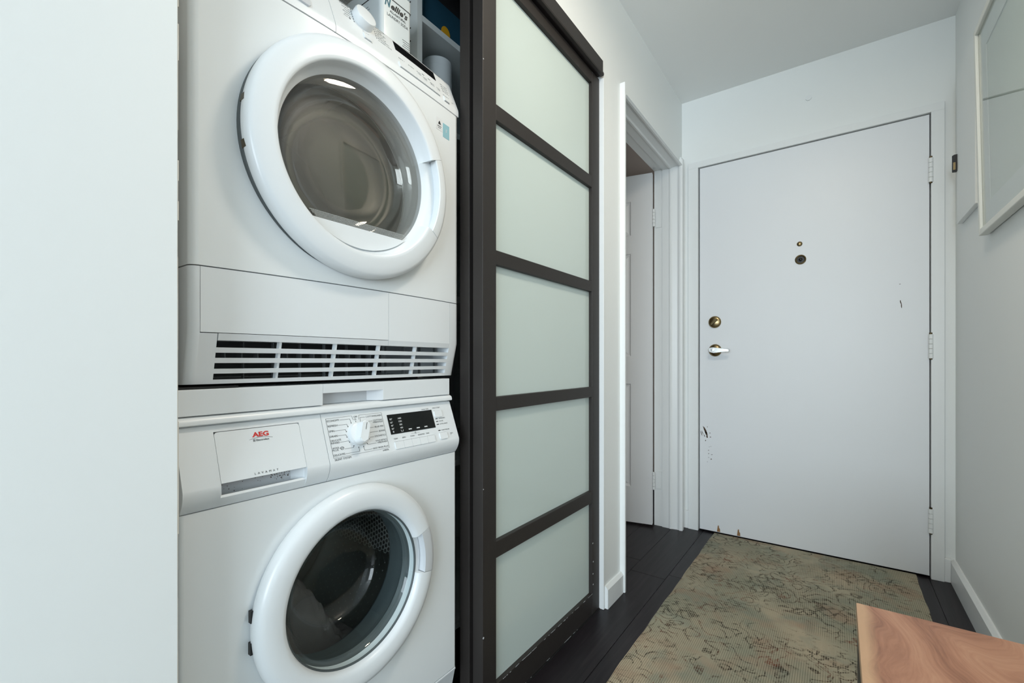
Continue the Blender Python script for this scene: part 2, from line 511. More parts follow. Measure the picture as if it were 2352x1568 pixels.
box(b, WX0, WX1, LY - 0.09, LY - 0.04, WZ0, WZ0 + 0.05); box(b, WX0, WX1, LY - 0.09, LY - 0.04, WZ1 - 0.05, WZ1)
obj('window_frame', b, TRIM, win)
for i in range(2):
    b = nb(); box(b, WX0 + 0.05 + i * 1.775, WX0 + 1.775 + i * 1.775, LY - 0.07, LY - 0.065, WZ0 + 0.05, WZ1 - 0.05)
    obj('window_pane', b, WING, win)

# closet interior and side room
b = nb(); box(b, -1.55, -1.50, 0.10, 1.70, 0, H); tag(obj('wall_closet_back', b, CLOSET), kind='structure')
b = nb(); box(b, -1.55, XB, 0.10, 0.16, 0, H); tag(obj('wall_closet_left', b, CLOSET), kind='structure')
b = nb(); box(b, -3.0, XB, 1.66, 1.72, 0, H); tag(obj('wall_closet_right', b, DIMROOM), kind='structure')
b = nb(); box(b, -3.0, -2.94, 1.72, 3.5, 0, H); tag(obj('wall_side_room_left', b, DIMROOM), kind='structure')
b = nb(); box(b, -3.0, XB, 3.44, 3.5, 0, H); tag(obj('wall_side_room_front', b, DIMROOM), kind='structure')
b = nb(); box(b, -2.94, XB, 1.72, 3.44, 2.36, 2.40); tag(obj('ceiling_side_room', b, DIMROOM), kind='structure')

# floor: boards laid lengthwise
b = nb(); box(b, -3.0, 4.3, LY, 3.5, -0.06, -0.008)
floor = tag(obj('floor', b, PLANK, origin=(0, 0, 0)), 'dark brown-black wood plank floor', kind='structure')
PW = 0.156
edges = []
x = -0.611
while x > -1.25: x -= PW
x0 = x
pm = {}
while x < 0.45:
    y = -1.3 - random.random() * 0.9
    while y < YF:
        L = 1.22
        ya, yb = max(y, -1.3), min(y + L, YF + 0.1 if x > XB - 0.2 else 3.4)
        if yb - ya > 0.05:
            b = nb(); box(b, x + 0.0006, x + PW - 0.0006, ya + 0.0006, yb - 0.0006, -0.008, 0.0, 0.0008, 1)
            obj('plank', b, PLANK, floor)
        y += L
    x += PW
# beyond the corridor the boards are out of sight of the photograph: one simple area each
b = nb(); box(b, -2.94, x0, 1.72, 3.44, -0.008, 0.0); box(b, -2.88, 4.2, LY, -1.3, -0.008, 0); box(b, 0.45, 4.2, -1.3, RWE, -0.008, 0)
o = obj('planks_beyond', b, PLANK, floor); o['kind'] = 'stuff'

# baseboards
def baseboard(b, x0, x1, y0, y1, h=0.085, front=1):
    if front: prof = [(x0, 0), (x1, 0), (x1, h - 0.012), (x1 - (x1 - x0) * 0.6, h), (x0, h)]
    prism(b, prof, y0, y1)
    return b
b = nb(); baseboard(b, XL, XL + 0.015, CL1 + 0.012, D0 - 0.0125); tag(obj('baseboard_left', b, TRIM), 'short white baseboard between closet and side doorway', kind='structure')
b = nb(); prism(b, [(XR, 0), (XR - 0.016, 0), (XR - 0.016, 0.088), (XR - 0.006, 0.1), (XR, 0.1)], RWE, YF); tag(obj('baseboard_right', b, TRIM), 'white baseboard along the right wall', kind='structure')
b = nb(); baseboard(b, XL, XL + 0.015, -1.2, CL0 - 0.002); tag(obj('baseboard_left_near', b, TRIM), kind='structure')
b = nb(); box(b, 0.374, XR - 0.016, YF - 0.014, YF, 0, 0.1, 0.002); tag(obj('baseboard_front', b, TRIM), kind='structure')
b = nb(); box(b, XL, -0.6905, YF - 0.014, YF, 0, 0.1, 0.002); tag(obj('baseboard_front_corner', b, TRIM), kind='structure')

# entry door casing
b = nb()
box(b, -0.690, EX0, YF - 0.018, YF + 0.05, 0, EZ, 0.001)
box(b, EX1, 0.374, YF - 0.018, YF + 0.05, 0, EZ, 0.001)
box(b, -0.690, 0.374, YF - 0.018, YF + 0.05, EZ, EZ + 0.034, 0.001)
tag(obj('trim_1', b, TRIM), 'flat white casing around the entry door', kind='structure')
b = nb(); box(b, EX0 - 0.02, EX1 + 0.02, YF + 0.055, YF + 0.1, 0, EZ + 0.02); tag(obj('door_gap_backing', b, TRIM), 'white backing sheet added behind the entry door to darken its gap', kind='structure')  # full sheet added behind the leaf so the gap around it stays dark

# side doorway jamb boards with raised beads
b = nb()
box(b, XB - 0.005, -0.708, D0 - 0.012, D0, 0, 2.10, 0.0015)
tag(obj('trim_3', b, TRIM), 'near jamb board of the side doorway', kind='structure')
def jamb_profile():
    # (x, lift) walking from the corridor edge into the wall
    return [(-0.706, 0.0), (-0.714, 0.004), (-0.722, 0.004), (-0.727, 0.0), (-0.736, -0.003), (-0.762, 0.002), (-0.768, 0.007), (-0.776, 0.007), (-0.780, 0.002), (-0.818, 0.002), (-0.8185, -0.004), (-0.866, -0.004)]
b = nb()
pr = jamb_profile()
out = [(x, D1 - l) for x, l in pr] + [(-0.866, D1 + 0.025), (-0.706, D1 + 0.025)]
prism_z(b, out, 0, 2.085)
tag(obj('trim_4', b, TRIM), 'far jamb of the side doorway with raised beads', kind='structure')
b = nb()
out = [(x, DZ - l) for x, l in pr] + [(-0.866, DZ + 0.012), (-0.716, DZ + 0.012), (-0.712, DZ + 0.006)]
prism(b, out, D0, D1 + 0.004)
tag(obj('trim_5', b, TRIM), 'head jamb of the side doorway with raised beads', kind='structure')
b = nb(); box(b, XL, XL + 0.012, D1 + 0.025, YF - 0.001, 0, 2.11, 0.002)
tag(obj('trim_6', b, TRIM), 'white filler strip in the corner by the side doorway', kind='structure')
# white edge strip closing the wall end at the closet
b = nb(); box(b, XB, XL + 0.003, CL1 - 0.001, CL1 + 0.010, 0, HD, 0.001)
tag(obj('trim_7', b, TRIM), 'white edge strip beside the sliding doors', kind='structure')

# ------------------------------------------------------------------ entry door
d1 = empty('door_1', ((EX0 + EX1) / 2, YF, 0), 'white flush entry door with lever handle and deadbolt', kind='structure')
LFY = YF - 0.006     # front face of leaf
b = nb(); box(b, EX0 + 0.0065, EX1 - 0.004, LFY, LFY + 0.045, 0.0095, EZ - 0.004, 0.0015); leaf = obj('door_leaf', b, DOORP, d1)
fr = Frame((0, LFY, 0), (1, 0, 0), (0, 0, 1))


def ydisc(b, x, z, prof, n=32):
    """revolve (r, depth towards the viewer) about the y axis"""
    rings = [[b.verts.new((x + r * math.cos(2 * PI * i / n), LFY - dd, z + r * math.sin(2 * PI * i / n))) for r, dd in prof] for i in range(n)]
    for i in range(n):
        A, B = rings[i], rings[(i + 1) % n]
        for j in range(len(prof) - 1): b.faces.new((A[j], A[j + 1], B[j + 1], B[j]))
    bmesh.ops.remove_doubles(b, verts=b.verts[:], dist=1e-7)
    return b


b = nb(); ydisc(b, -0.551, 1.168, [(0.032, 0), (0.033, 0.004), (0.030, 0.010), (0.026, 0.013), (0, 0.014)]); db = obj('deadbolt', b, BRASS, d1, 40)
b = nb(); f2 = Frame((-0.551, LFY - 0.014, 1.168), (math.cos(0.75), 0, math.sin(0.75)), (-math.sin(0.75), 0, math.cos(0.75)))
slab(b, f2, rrect(0.044, 0.011, 0.005), 0.0, 0.014); obj('thumb_turn', b, DBRASS, db)
b = nb(); ydisc(b, -0.549, 1.012, [(0.033, 0), (0.034, 0.004), (0.031, 0.010), (0.022, 0.014), (0.014, 0.016), (0.013, 0.04), (0, 0.04)]); hd = obj('handle_rosette', b, BRASS, d1, 40)
b = nb(); f2 = Frame((-0.549, LFY - 0.038, 1.012), (1, 0, 0), (0, 0, 1))
slab(b, f2, [(-0.022, -0.010), (-0.026, 0.004), (-0.020, 0.014), (0.0, 0.016), (0.025, 0.009), (0.075, 0.006), (0.079, 0.0), (0.078, -0.010), (0.05, -0.009), (0.02, -0.013), (0.0, -0.016)], 0, 0.012)
bmesh.ops.bevel(b, geom=b.edges[:], offset=0.002, segments=1, affect='EDGES'); obj('lever', b, CHROME, hd, 40)
b = nb(); ydisc(b, -0.549 - 0.003, 1.013, [(0.010, 0.05), (0.009, 0.056), (0, 0.0565)], 20); obj('lock_button', b, CHROME, hd, 40)
b = nb(); ydisc(b, -0.151, 1.461, [(0.024, 0), (0.024, 0.003), (0.020, 0.005), (0.017, 0.003), (0.016, -0.001)]); ph = obj('peephole', b, BRASS, d1, 40)
b = nb(); ydisc(b, -0.151, 1.461, [(0.0165, 0.0004), (0.008, 0.0008), (0, 0.001)]); obj('peephole_barrel', b, BLACK, ph)
b = nb(); ydisc(b, -0.151, 1.461, [(0.008, 0.001), (0.006, 0.004), (0, 0.005)]); obj('peephole_lens', b, DISP, ph, 60)
b = nb(); ydisc(b, -0.155, 1.540, [(0.012, 0), (0.012, 0.002), (0.009, 0.005), (0, 0.006)]); obj('brass_plug', b, BRASS, d1, 40)
HX = EX1 - 0.001
for zc in (1.787, 1.017, 0.254):
    b = nb()
    for k in range(5):
        z0 = zc - 0.053 + k * 0.0212
        cyl(b, (HX, LFY - 0.010, z0 + 0.0006), (HX, LFY - 0.010, z0 + 0.0206), 0.0085, n=16)
    hg = obj('hinge', b, TRIM, d1, 40)
    b = nb(); cyl(b, (HX, LFY - 0.010, zc - 0.058), (HX, LFY - 0.010, zc + 0.060), 0.0055, n=12); obj('hinge_pin', b, DBRASS, hg, 40)
# chipped paint near the lower edge
b = nb()
def chip(u, v, w, h, ang):
    n = 7; pts = []
    for i in range(n):
        t = 2 * PI * i / n; r = 0.7 + 0.5 * random.random()
        a_, b_ = w / 2 * r * math.cos(t), h / 2 * r * math.sin(t)
        pts.append((u + a_ * math.cos(ang) - b_ * math.sin(ang), v + a_ * math.sin(ang) + b_ * math.cos(ang)))
    slab(b, fr, pts, 0, 0.0004)
for u, v, w, h, a in ((-0.602, 0.565, .012, .05, .45), (-0.596, 0.548, .009, .03, .4), (-0.592, 0.530, .008, .016, .2), (-0.616, 0.552, .004, .03, .4), (-0.622, 0.548, .004, .034, .35), (-0.606, 0.536, .004, .016, .5), (-0.612, 0.585, .003, .010, .6), (-0.59, 0.585, .003, .008, .3), (-0.577, 0.552, .005, .005, 0), (-0.574, 0.530, .008, .004, 0), (-0.60, 0.508, .005, .008, 0), (-0.58, 0.475, .003, .003, 0), (-0.584, 0.455, .005, .004, 0), (-0.583, 0.437, .004, .005, 0), (-0.567, 0.433, .008, .003, .3), (-0.57, 0.408, .009, .004, .3), (-0.583, 0.416, .003, .004, 0), (-0.59, 0.39, .003, .003, 0), (-0.572, 0.478, .004, .002, 0),
                        (0.230, 1.22, .004, .02, .1), (0.233, 1.205, .003, .03, .05), (0.228, 1.30, .006, .003, 0)):
    chip(u, v, w, h, a)
tag(obj('paint_chips', b, CHIP, d1), 'brown chips where paint has worn off', kind='stuff')
for u in (-0.532, -0.432):
    b = nb(); slab(b, fr, [(u - .008, 0.013), (u + .008, 0.013), (u + .007, 0.03), (u + .003, 0.034), (u + .001, 0.048), (u - .004, 0.046), (u - .006, 0.03)], 0, 0.001)
    obj('splinter', b, mat('raw_wood', rgb(150, 112, 74), 0.8) if 'raw_wood' not in MATS else MATS['raw_wood'], d1)
# small round cap high on the wall
b = nb()
fr0 = Frame((0, YF, 0), (1, 0, 0), (0, 0, 1)); disc(b, fr0, -0.118, 2.262, 0.013, 24, 0.0, 0.006)
tag(obj('wall_cap', b, TRIM), 'small round white cap on wall above the entry door', 'cap')

# ------------------------------------------------------------------ side door, six-panel, standing open
d2 = empty('door_2', (-0.864, 2.585, 0), 'white six-panel side door standing open', kind='structure')
ux, uy = -math.cos(math.radians(11.6)), -math.sin(math.radians(11.6))
sf = Frame((-0.864, 2.572, 0), (-ux, -uy, 0), (0, 0, 1))   # u to the hinge, so the leaf lies at negative u
LW, LH, TH = 0.78, 2.035, 0.035
cols = [(-0.66, -0.43), (-0.35, -0.12)]
rows = [(0.22, 0.82), (0.98, 1.58), (1.685, 1.885)]
us = sorted({-LW, 0.0, *[c for p in cols for c in p]}); vs_ = sorted({0.012, LH, *[c for p in rows for c in p]})
b = nb()
def quad(bm, f, pts): bm.faces.new([bm.verts.new(f.at(*p)) for p in pts])
for i in range(len(us) - 1):
    for j in range(len(vs_) - 1):
        u0, u1, v0, v1 = us[i], us[i + 1], vs_[j], vs_[j + 1]
        if (u0, u1) in cols and (v0, v1) in rows:
            lv = [(0, 0), (0.006, -0.006), (0.014, -0.008), (0.040, -0.001)]
            for (a, da), (c, dc) in zip(lv, lv[1:]):
                A = [(u0 + a, v0 + a, da), (u1 - a, v0 + a, da), (u1 - a, v1 - a, da), (u0 + a, v1 - a, da)]
                B = [(u0 + c, v0 + c, dc), (u1 - c, v0 + c, dc), (u1 - c, v1 - c, dc), (u0 + c, v1 - c, dc)]
                for k in range(4): quad(b, sf, [A[k], A[(k + 1) % 4], B[(k + 1) % 4], B[k]])
            c, dc = lv[-1]
            quad(b, sf, [(u0 + c, v0 + c, dc), (u1 - c, v0 + c, dc), (u1 - c, v1 - c, dc), (u0 + c, v1 - c, dc)])
        else: quad(b, sf, [(u0, v0, 0), (u1, v0, 0), (u1, v1, 0), (u0, v1, 0)])
for A in ([(-LW, 0.012, 0), (-LW, LH, 0), (-LW, LH, -TH), (-LW, 0.012, -TH)], [(0, 0.012, 0), (0, LH, 0), (0, LH, -TH), (0, 0.012, -TH)], [(-LW, LH, 0), (0, LH, 0), (0, LH, -TH), (-LW, LH, -TH)], [(-LW, 0.012, 0), (0, 0.012, 0), (0, 0.012, -TH), (-LW, 0.012, -TH)], [(-LW, 0.012, -TH), (0, 0.012, -TH), (0, LH, -TH), (-LW, LH, -TH)]):
    quad(b, sf, A)
bmesh.ops.remove_doubles(b, verts=b.verts[:], dist=1e-5)
GRAIN = mat('moulded_door', rgb(232, 233, 234), 0.45); g = NB(GRAIN); tcg = g.n('ShaderNodeTexCoord')
g.bump(g.noise(g.mapping(tcg.outputs['Object'], (90, 90, 4)), 3, 4).outputs['Fac'], 0.25, 0.001)
obj('door_leaf', b, GRAIN, d2)
for zc in (1.775, 0.265):
    b = nb()
    for k in range(5): cyl(b, (-0.858, 2.590 - 0.013, zc - 0.05 + k * 0.02 + .0006), (-0.858, 2.590 - 0.013, zc - 0.05 + k * 0.02 + 0.0194), 0.008, n=14)
    hg = obj('hinge', b, TRIM, d2, 40)
    b = nb(); box(b, -0.856, -0.822, D1 + 0.0005, D1 + 0.0035, zc - 0.05, zc + 0.05); obj('hinge_plate', b, TRIM, hg)

# ------------------------------------------------------------------ closet sliding doors
def sliding(name, label, xf):
    th = 0.034
    r = empty(name, (xf - th / 2, (0.901 + 1.606) / 2, 0.004), label, kind='structure')
    y0, y1, zb, zt = 0.901, 1.604, 0.004, 2.036
    for ya, yb, w in ((y0, y0 + 0.057, 0), (y1 - 0.062, y1, 0)):
        b = nb(); box(b, xf - th, xf, ya, yb, zb, zt, 0.0015); obj('stile', b, ESP, r)
    for za, zc in ((zb, 0.082), (0.422, 0.467), (0.818, 0.856), (1.212, 1.251), (1.601, 1.644), (1.994, zt)):
        b = nb(); box(b, xf - th + 0.004, xf - 0.001, y0 + 0.057, y1 - 0.062, za, zc, 0.0015); obj('rail', b, ESP, r)
    zs = [0.082, 0.422, 0.467, 0.818, 0.856, 1.212, 1.251, 1.601, 1.644, 1.994]
    for i in range(0, 10, 2):
        b = nb(); box(b, xf - 0.020, xf - 0.014, y0 + 0.057, y1 - 0.062, zs[i], zs[i + 1]); obj('glass_pane', b, FROST, r)
    return r
d3 = sliding('door_3', 'front sliding closet door with espresso frame and frosted panes', -0.744)
d4 = sliding('door_4', 'rear sliding closet door behind the frosted one', -0.790)
# worn bright scratches on the lower rail of the front door
b = nb(); ff = Frame((-0.744, 0, 0), (0, 1, 0), (0, 0, 1))
for k in range(46):
    yy = 0.98 + 0.55 * random.random(); L = 0.004 + 0.022 * random.random() ** 2
    zz = random.choice((0.0815, 0.0815, 0.0815, 0.0065))
    stroke(b, ff, [(yy, zz + random.uniform(-.0006, .0006)), (yy + L, zz + random.uniform(-.0006, .0006))], 0.0009, 0.0003)
for zz in (0.20, 0.27, 0.115, 0.155): disc(b, ff, 1.546 + random.uniform(0, .006), zz, 0.0028, 7)
disc(b, ff, 0.9035, 0.235, 0.0028, 7); disc(b, ff, 0.9035, 1.735, 0.0016, 7); disc(b, ff, 0.9035, 0.62, 0.0014, 7)
tag(obj('scratches', b, PLASTS, d3), 'bare scratches along the edges', kind='stuff')
# head track
tr = empty('trim_8', (-0.76, 0.92, 2.03), 'espresso head track above the closet doors', kind='structure')
b = nb(); prism(b, [(-0.7335, 2.036), (-0.722, 2.036), (-0.720, 2.040), (-0.720, 2.046), (-0.724, 2.049), (-0.724, 2.094), (-0.7335, 2.094)], CL0 + 0.002, CL1 - 0.012); obj('fascia', b, ESP, tr)
b = nb(); box(b, -0.85, -0.7335, CL0 + 0.002, CL1 - 0.003, 2.046, HD - 0.001); obj('track', b, ESP, tr)
b = nb(); box(b, -0.7235, -0.7215, CL0 + 0.002, CL1 - 0.012, 2.0485, 2.0497); obj('track_lip', b, ESP, tr)
b = nb(); box(b, -0.83, -0.742, CL0, CL1, 0.0, 0.003); obj('floor_track', b, BLACK, tr)

# ================================================================== appliances
def outline(x0, xf, y0, y1, r, seg=5):
    """plan outline of a cabinet, rounded at the two front corners (front at xf, the larger x)"""
    p = [(x0, y0)]
    for i in range(seg + 1):
        t = -PI / 2 + PI / 2 * i / seg; p.append((xf - r + r * math.cos(t), y0 + r + r * math.sin(t)))
    for i in range(seg + 1):
        t = PI / 2 * i / seg; p.append((xf - r + r * math.cos(t), y1 - r + r * math.sin(t)))
    p.append((x0, y1)); return p


def shell(bm, x0, xf, y0, y1, z0, z1, r, hole=None, caps=True):
    """cabinet shell with rounded front corners; hole=(cy,cz,rad) in the front plate"""
    p = outline(x0, xf, y0, y1, r); n = len(p)
    a = [bm.verts.new((x, y, z0)) for x, y in p]; c = [bm.verts.new((x, y, z1)) for x, y in p]
    for i in range(n):
        j = (i + 1) % n
        (xa, ya), (xb, yb) = p[i], p[j]
        if hole and abs(xa - xf) < 1e-9 and abs(xb - xf) < 1e-9 and abs(yb - ya) > 0.1: continue
        bm.faces.new((a[i], a[j], c[j], c[i]))
    if caps: bm.faces.new(a[::-1]); bm.faces.new(c)
    if hole:
        cy, cz, rad = hole; ya, yb = y0 + r, y1 - r; N = 96
        ang = sorted({2 * PI * i / N for i in range(N)} | {math.atan2(zz - cz, yy - cy) % (2 * PI) for yy in (ya, yb) for zz in (z0, z1)})
        def outer(t):
            dy, dz = math.cos(t), math.sin(t); k = 1e9
            if dy > 1e-9: k = min(k, (yb - cy) / dy)
            if dy < -1e-9: k = min(k, (ya - cy) / dy)
            if dz > 1e-9: k = min(k, (z1 - cz) / dz)
            if dz < -1e-9: k = min(k, (z0 - cz) / dz)
            return (xf, cy + dy * k, cz + dz * k)
        I = [bm.verts.new((xf, cy + rad * math.cos(t), cz + rad * math.sin(t))) for t in ang]
        O = [bm.verts.new(outer(t)) for t in ang]; J = [bm.verts.new((xf - 0.02, cy + rad * math.cos(t), cz + rad * math.sin(t))) for t in ang]
        for i in range(len(ang)):
            j = (i + 1) % len(ang)
            bm.faces.new((I[i], I[j], O[j], O[i])); bm.faces.new((J[i], J[j], I[j], I[i]))
    bmesh.ops.remove_doubles(bm, verts=bm.verts[:], dist=1e-6)
    return bm


# ------------------------------------------------------------------ washing machine
WY0, WY1, WXF, WXB = 0.256, 0.860, -0.800, -1.390
wm = empty('washing_machine', ((WXF + WXB) / 2, (WY0 + WY1) / 2, 0.0), 'white front-loading washing machine below the dryer, with control knob and display', 'washing machine')
WCY, WCZ = 0.556, 0.498
b = nb(); shell(b, WXB, WXF, WY0, WY1, 0.166, 0.7185, 0.006, (WCY, WCZ, 0.165)); obj('body', b, WHITE, wm, 30)
b = nb(); shell(b, WXB, -0.826, WY0 + 0.001, WY1 - 0.001, 0.7185, 0.848, 0.006); obj('upper_body', b, WHITE, wm, 30)
b = nb(); prism(b, [(-0.803, 0.1645), (-0.803, 0.1585), (-0.835, 0.02), (-0.86, 0.02), (-0.86, 0.1645)], WY0, WY1); kp = obj('kick_plate', b, PLAST, wm)
b = nb(); box(b, -0.803, -0.7995, WY0 + 0.002, WY1 - 0.002, 0.1585, 0.1635, 0.001); obj('trim_strip', b, PLAST, kp)
b = nb(); box(b, WXB, -0.86, WY0 + 0.01, WY1 - 0.01, 0.035, 0.166); obj('base', b, PLAST, wm)
for fy in (WY0 + 0.05, WY1 - 0.05):
    for fx in (-0.90, -1.32):
        b = nb(); cyl(b, (fx, fy, 0), (fx, fy, 0.012), 0.022, n=16); cyl(b, (fx, fy, 0.012), (fx, fy, 0.036), 0.008, n=12); obj('foot', b, BLACK, wm)
# lid with soft front edge
pr = [(WXB, 0.8500), (-0.8180, 0.8500), (-0.8150, 0.8515), (-0.8150, 0.8560), (-0.8175, 0.8610), (-0.824, 0.8640), (-0.83, 0.8645), (WXB, 0.8645)]
b = nb(); prism(b, pr, WY0, WY1 + 0.001); obj('lid', b, PLAST, wm, 40)
b = nb(); box(b, -0.850, -0.8270, WY0 + 0.004, WY1 - 0.004, 0.8470, 0.8502); obj('lid_gap', b, PLAST, wm)
# control panel : sloping fascia that curves back at the bottom
PT, PB = Vector((-0.823, 0, 0.8475)), Vector((-0.791, 0, 0.761))
curve = [(-0.7891, 0.7560)] + [(-0.7885 - 0.0135 * (t ** 2.2), 0.7535 - 0.0340 * t) for t in (0.0, .15, .3, .45, .6, .75, .9, 1.0)]
prof = [(-0.823, 0.8475)] + curve + [(-0.84, 0.7195), (-0.84, 0.8475)]
wf = Frame(PB, (0, 1, 0), PT - PB)          # u = y, v = distance up the slope, n outwards
SEC = 0.4965
PKY0, PKY1 = 0.309, 0.4505                     # detergent drawer span
def panel_piece(y0, y1, pf=prof):
    b = nb(); prism(b, pf, y0, y1); return b
# left of the drawer, right of the drawer up to the vertical seam, then the control section
obj('control_panel', panel_piece(WY0 + 0.0005, PKY0 - 0.0006), PLAST, wm, 30)
obj('control_panel', panel_piece(PKY1 + 0.0006, SEC - 0.0006), PLAST, wm, 30)
cp = obj('control_panel', panel_piece(SEC + 0.0006, WY1 - 0.0005), PLAST, wm, 30)
# strip above the drawer, drawer front, recessed grip below it
def on_slope(v): q = wf.at(0, v); return (q.x, q.z)
b = nb(); prism(b, [on_slope(0.0922), on_slope(0.0812), (-0.84, 0.83), (-0.84, 0.8475)], PKY0 - 0.0006, PKY1 + 0.0006); obj('panel_strip', b, PLAST, wm)
b = nb(); slab(b, wf, [(PKY0, -0.003), (PKY1, -0.003)] + [(PKY1 - 0.005 + 0.005 * math.cos(t), 0.0752 + 0.005 * math.sin(t)) for t in (0, .4, .8, 1.2, 1.57)] + [(PKY0 + 0.005 + 0.005 * math.cos(t), 0.0752 + 0.005 * math.sin(t)) for t in (1.57, 1.97, 2.37, 2.77, 3.14)], -0.004, 0.0)
drw = obj('detergent_drawer', b, PLAST, wm)
b = nb(); box(b, -0.85, -0.826, PKY0 - 0.002, PKY1 + 0.002, 0.72, 0.846); obj('drawer_backing', b, PLAST, wm)
# grip pocket : sloping floor and rounded lip
b = nb(); prism(b, [(-0.818, 0.760), (-0.8215, 0.760), (-0.8215, 0.727), (-0.818, 0.727)], PKY0, PKY1); obj('grip_recess', b, PLASTS, wm)
lip = [(-0.8215, 0.7195), (-0.802, 0.7195), (-0.797, 0.7265), (-0.7935, 0.735), (-0.7955, 0.7385), (-0.800, 0.738), (-0.806, 0.733), (-0.8215, 0.7285)]
b = nb(); prism(b, lip, PKY0 - 0.0006, PKY1 + 0.0006); obj('grip_lip', b, PLAST, wm, 50)
for ya, yb, s in ((PKY0 - 0.0006, PKY0 + 0.004, 1), (PKY1 - 0.012, PKY1 + 0.0006, -1)):
    b = nb()
    if s > 0: box(b, -0.8215, -0.7985, ya, yb, 0.735, 0.756, 0.001)
    else: prism_z(b, [(-0.8215, ya - 0.006), (-0.800, yb - 0.002), (-0.7985, yb), (-0.8215, yb)], 0.735, 0.756)
    obj('grip_side', b, PLAST, wm)
# door ring and handle segment
ring = [(0.2015, -0.7950), (0.2028, -0.7925), (0.2030, -0.786), (0.2010, -0.778), (0.196, -0.7715), (0.188, -0.7685), (0.176, -0.7675), (0.162, -0.7685), (0.1560, -0.7705), (0.1525, -0.7745), (0.1502, -0.782), (0.1480, -0.800), (0.154, -0.806), (0.192, -0.8005), (0.193, -0.7955)]
HA0, HA1 = math.radians(-10), math.radians(21)
b = nb(); lathe(b, ring, WCY, WCZ, 128, HA1 + 0.006, 2 * PI + HA0 - 0.006, True); wr = obj('door_ring', b, PLAST, wm, 40)
hr = [(0.2013, -0.7950), (0.2025, -0.7925), (0.2028, -0.786), (0.2008, -0.7775), (0.196, -0.771), (0.188, -0.768), (0.1680, -0.7675), (0.1680, -0.790), (0.193, -0.7955)]
b = nb(); lathe(b, hr, WCY, WCZ, 28, HA0, HA1, True); obj('door_handle', b, PLASTS, wr, 40)
b = nb(); lathe(b, [(0.1670, -0.800), (0.1670, -0.787), (0.152, -0.783), (0.148, -0.800)], WCY, WCZ, 28, HA0 - 0.006, HA1 + 0.006, True); obj('handle_recess', b, PLAST, wr, 40)
for a in (172, 187):
    b = nb(); t = math.radians(a); box(b, -0.797, -0.789, -0.003, 0.002, -0.010, 0.010)
    for v in b.verts: y, z = v.co.y, v.co.z; v.co.y = WCY + 0.2025 * math.cos(t) + y; v.co.z = WCZ + 0.2025 * math.sin(t) + z
    obj('hinge', b, BLACK, wr)
# glass bowl, rubber gasket, drum
gp = [(0.1485, -0.785), (0.145, -0.7835), (0.1395, -0.786), (0.134, -0.796), (0.128, -0.812), (0.124, -0.835), (0.119, -0.862), (0.108, -0.884), (0.085, -0.896), (0.05, -0.902), (0.0, -0.904)]
b = nb(); lathe(b, gp, WCY, WCZ, 96); obj('door_glass', b, BOWL, wr, 60)
b = nb(); lathe(b, [(0.1500, -0.7815), (0.1500, -0.785), (0.1470, -0.785), (0.1482, -0.782)], WCY, WCZ, 96, closed=True); obj('glass_rim', b, RUBBER, wr, 50)
gk = [(0.165, -0.803), (0.148, -0.808), (0.143, -0.818), (0.152, -0.830), (0.148, -0.842), (0.156, -0.856), (0.150, -0.870), (0.160, -0.885), (0.175, -0.89)]
b = nb(); lathe(b, gk, WCY, WCZ, 96); obj('seal_and_gap_shade', b, RUBBER, wm, 60)
dp = [(0.162, -0.882), (0.180, -0.884), (0.236, -0.890), (0.240, -0.90), (0.240, -1.27), (0.225, -1.285), (0.10, -1.28), (0, -1.275)]
b = nb(); lathe(b, dp, WCY, WCZ, 96); drum = obj('drum', b, DSTEEL, wm, 40)
# three paddles
for k in range(3):
    t = math.radians(28 + 120 * k); c_, s_ = math.cos(t), math.sin(t); b = nb()
    pts = [(-0.045, 0), (-0.03, 0.03), (-0.012, 0.05), (0.012, 0.05), (0.03, 0.03), (0.045, 0)]
    fz = Frame((-0.93, WCY + 0.238 * c_, WCZ + 0.238 * s_), (0, -s_, c_), (0, -c_, -s_))
    a = [fz.at(u, v) for u, v in pts]; n = len(a)
    A = [b.verts.new(p) for p in a]; B = [b.verts.new(p + Vector((-0.33, 0, 0))) for p in a]
    for i in range(n): b.faces.new((A[i], A[(i + 1) % n], B[(i + 1) % n], B[i]))
    b.faces.new(A); b.faces.new(B[::-1]); obj('paddle', b, DSTEEL, drum, 40)
# honeycomb and drain holes of the drum wall, glints painted as flat pale grey
b = nb(); R = 0.2385
def hexring(bm, th, x, s, inner):
    for i in range(6):
        q = []
        for rr, k in ((s, i), (s, i + 1), (s * inner, i + 1), (s * inner, i)):
            t = PI / 3 * k + PI / 6; da, dx = rr * math.cos(t) / R, rr * math.sin(t)
            q.append(bm.verts.new((x + dx, WCY + R * math.cos(th + da), WCZ + R * math.sin(th + da))))
        bm.faces.new(q)
s = 0.0074
for row in range(28):
    for k in range(27):
        th = math.radians(-14) + (k + (row % 2) / 2) * 1.732 * s / R
        hexring(b, th, -0.925 - row * 1.5 * s, s * 0.97, 0.76)
for row in range(16):
    for k in range(17):
        th = math.radians(-100) + (k + (row % 2) / 2) * 0.020 / R; x = -0.925 - row * 0.019; rr = 0.0017
        q = []
        for i in range(6):
            t = PI / 3 * i; q.append(b.verts.new((x + rr * math.sin(t), WCY + R * math.cos(th + rr * math.cos(t) / R), WCZ + R * math.sin(th + rr * math.cos(t) / R))))
        b.faces.new(q)
tag(obj('drum_embossing_glints', b, HONEY, drum), 'honeycomb embossing and drain holes, glints painted in pale grey', kind='stuff')
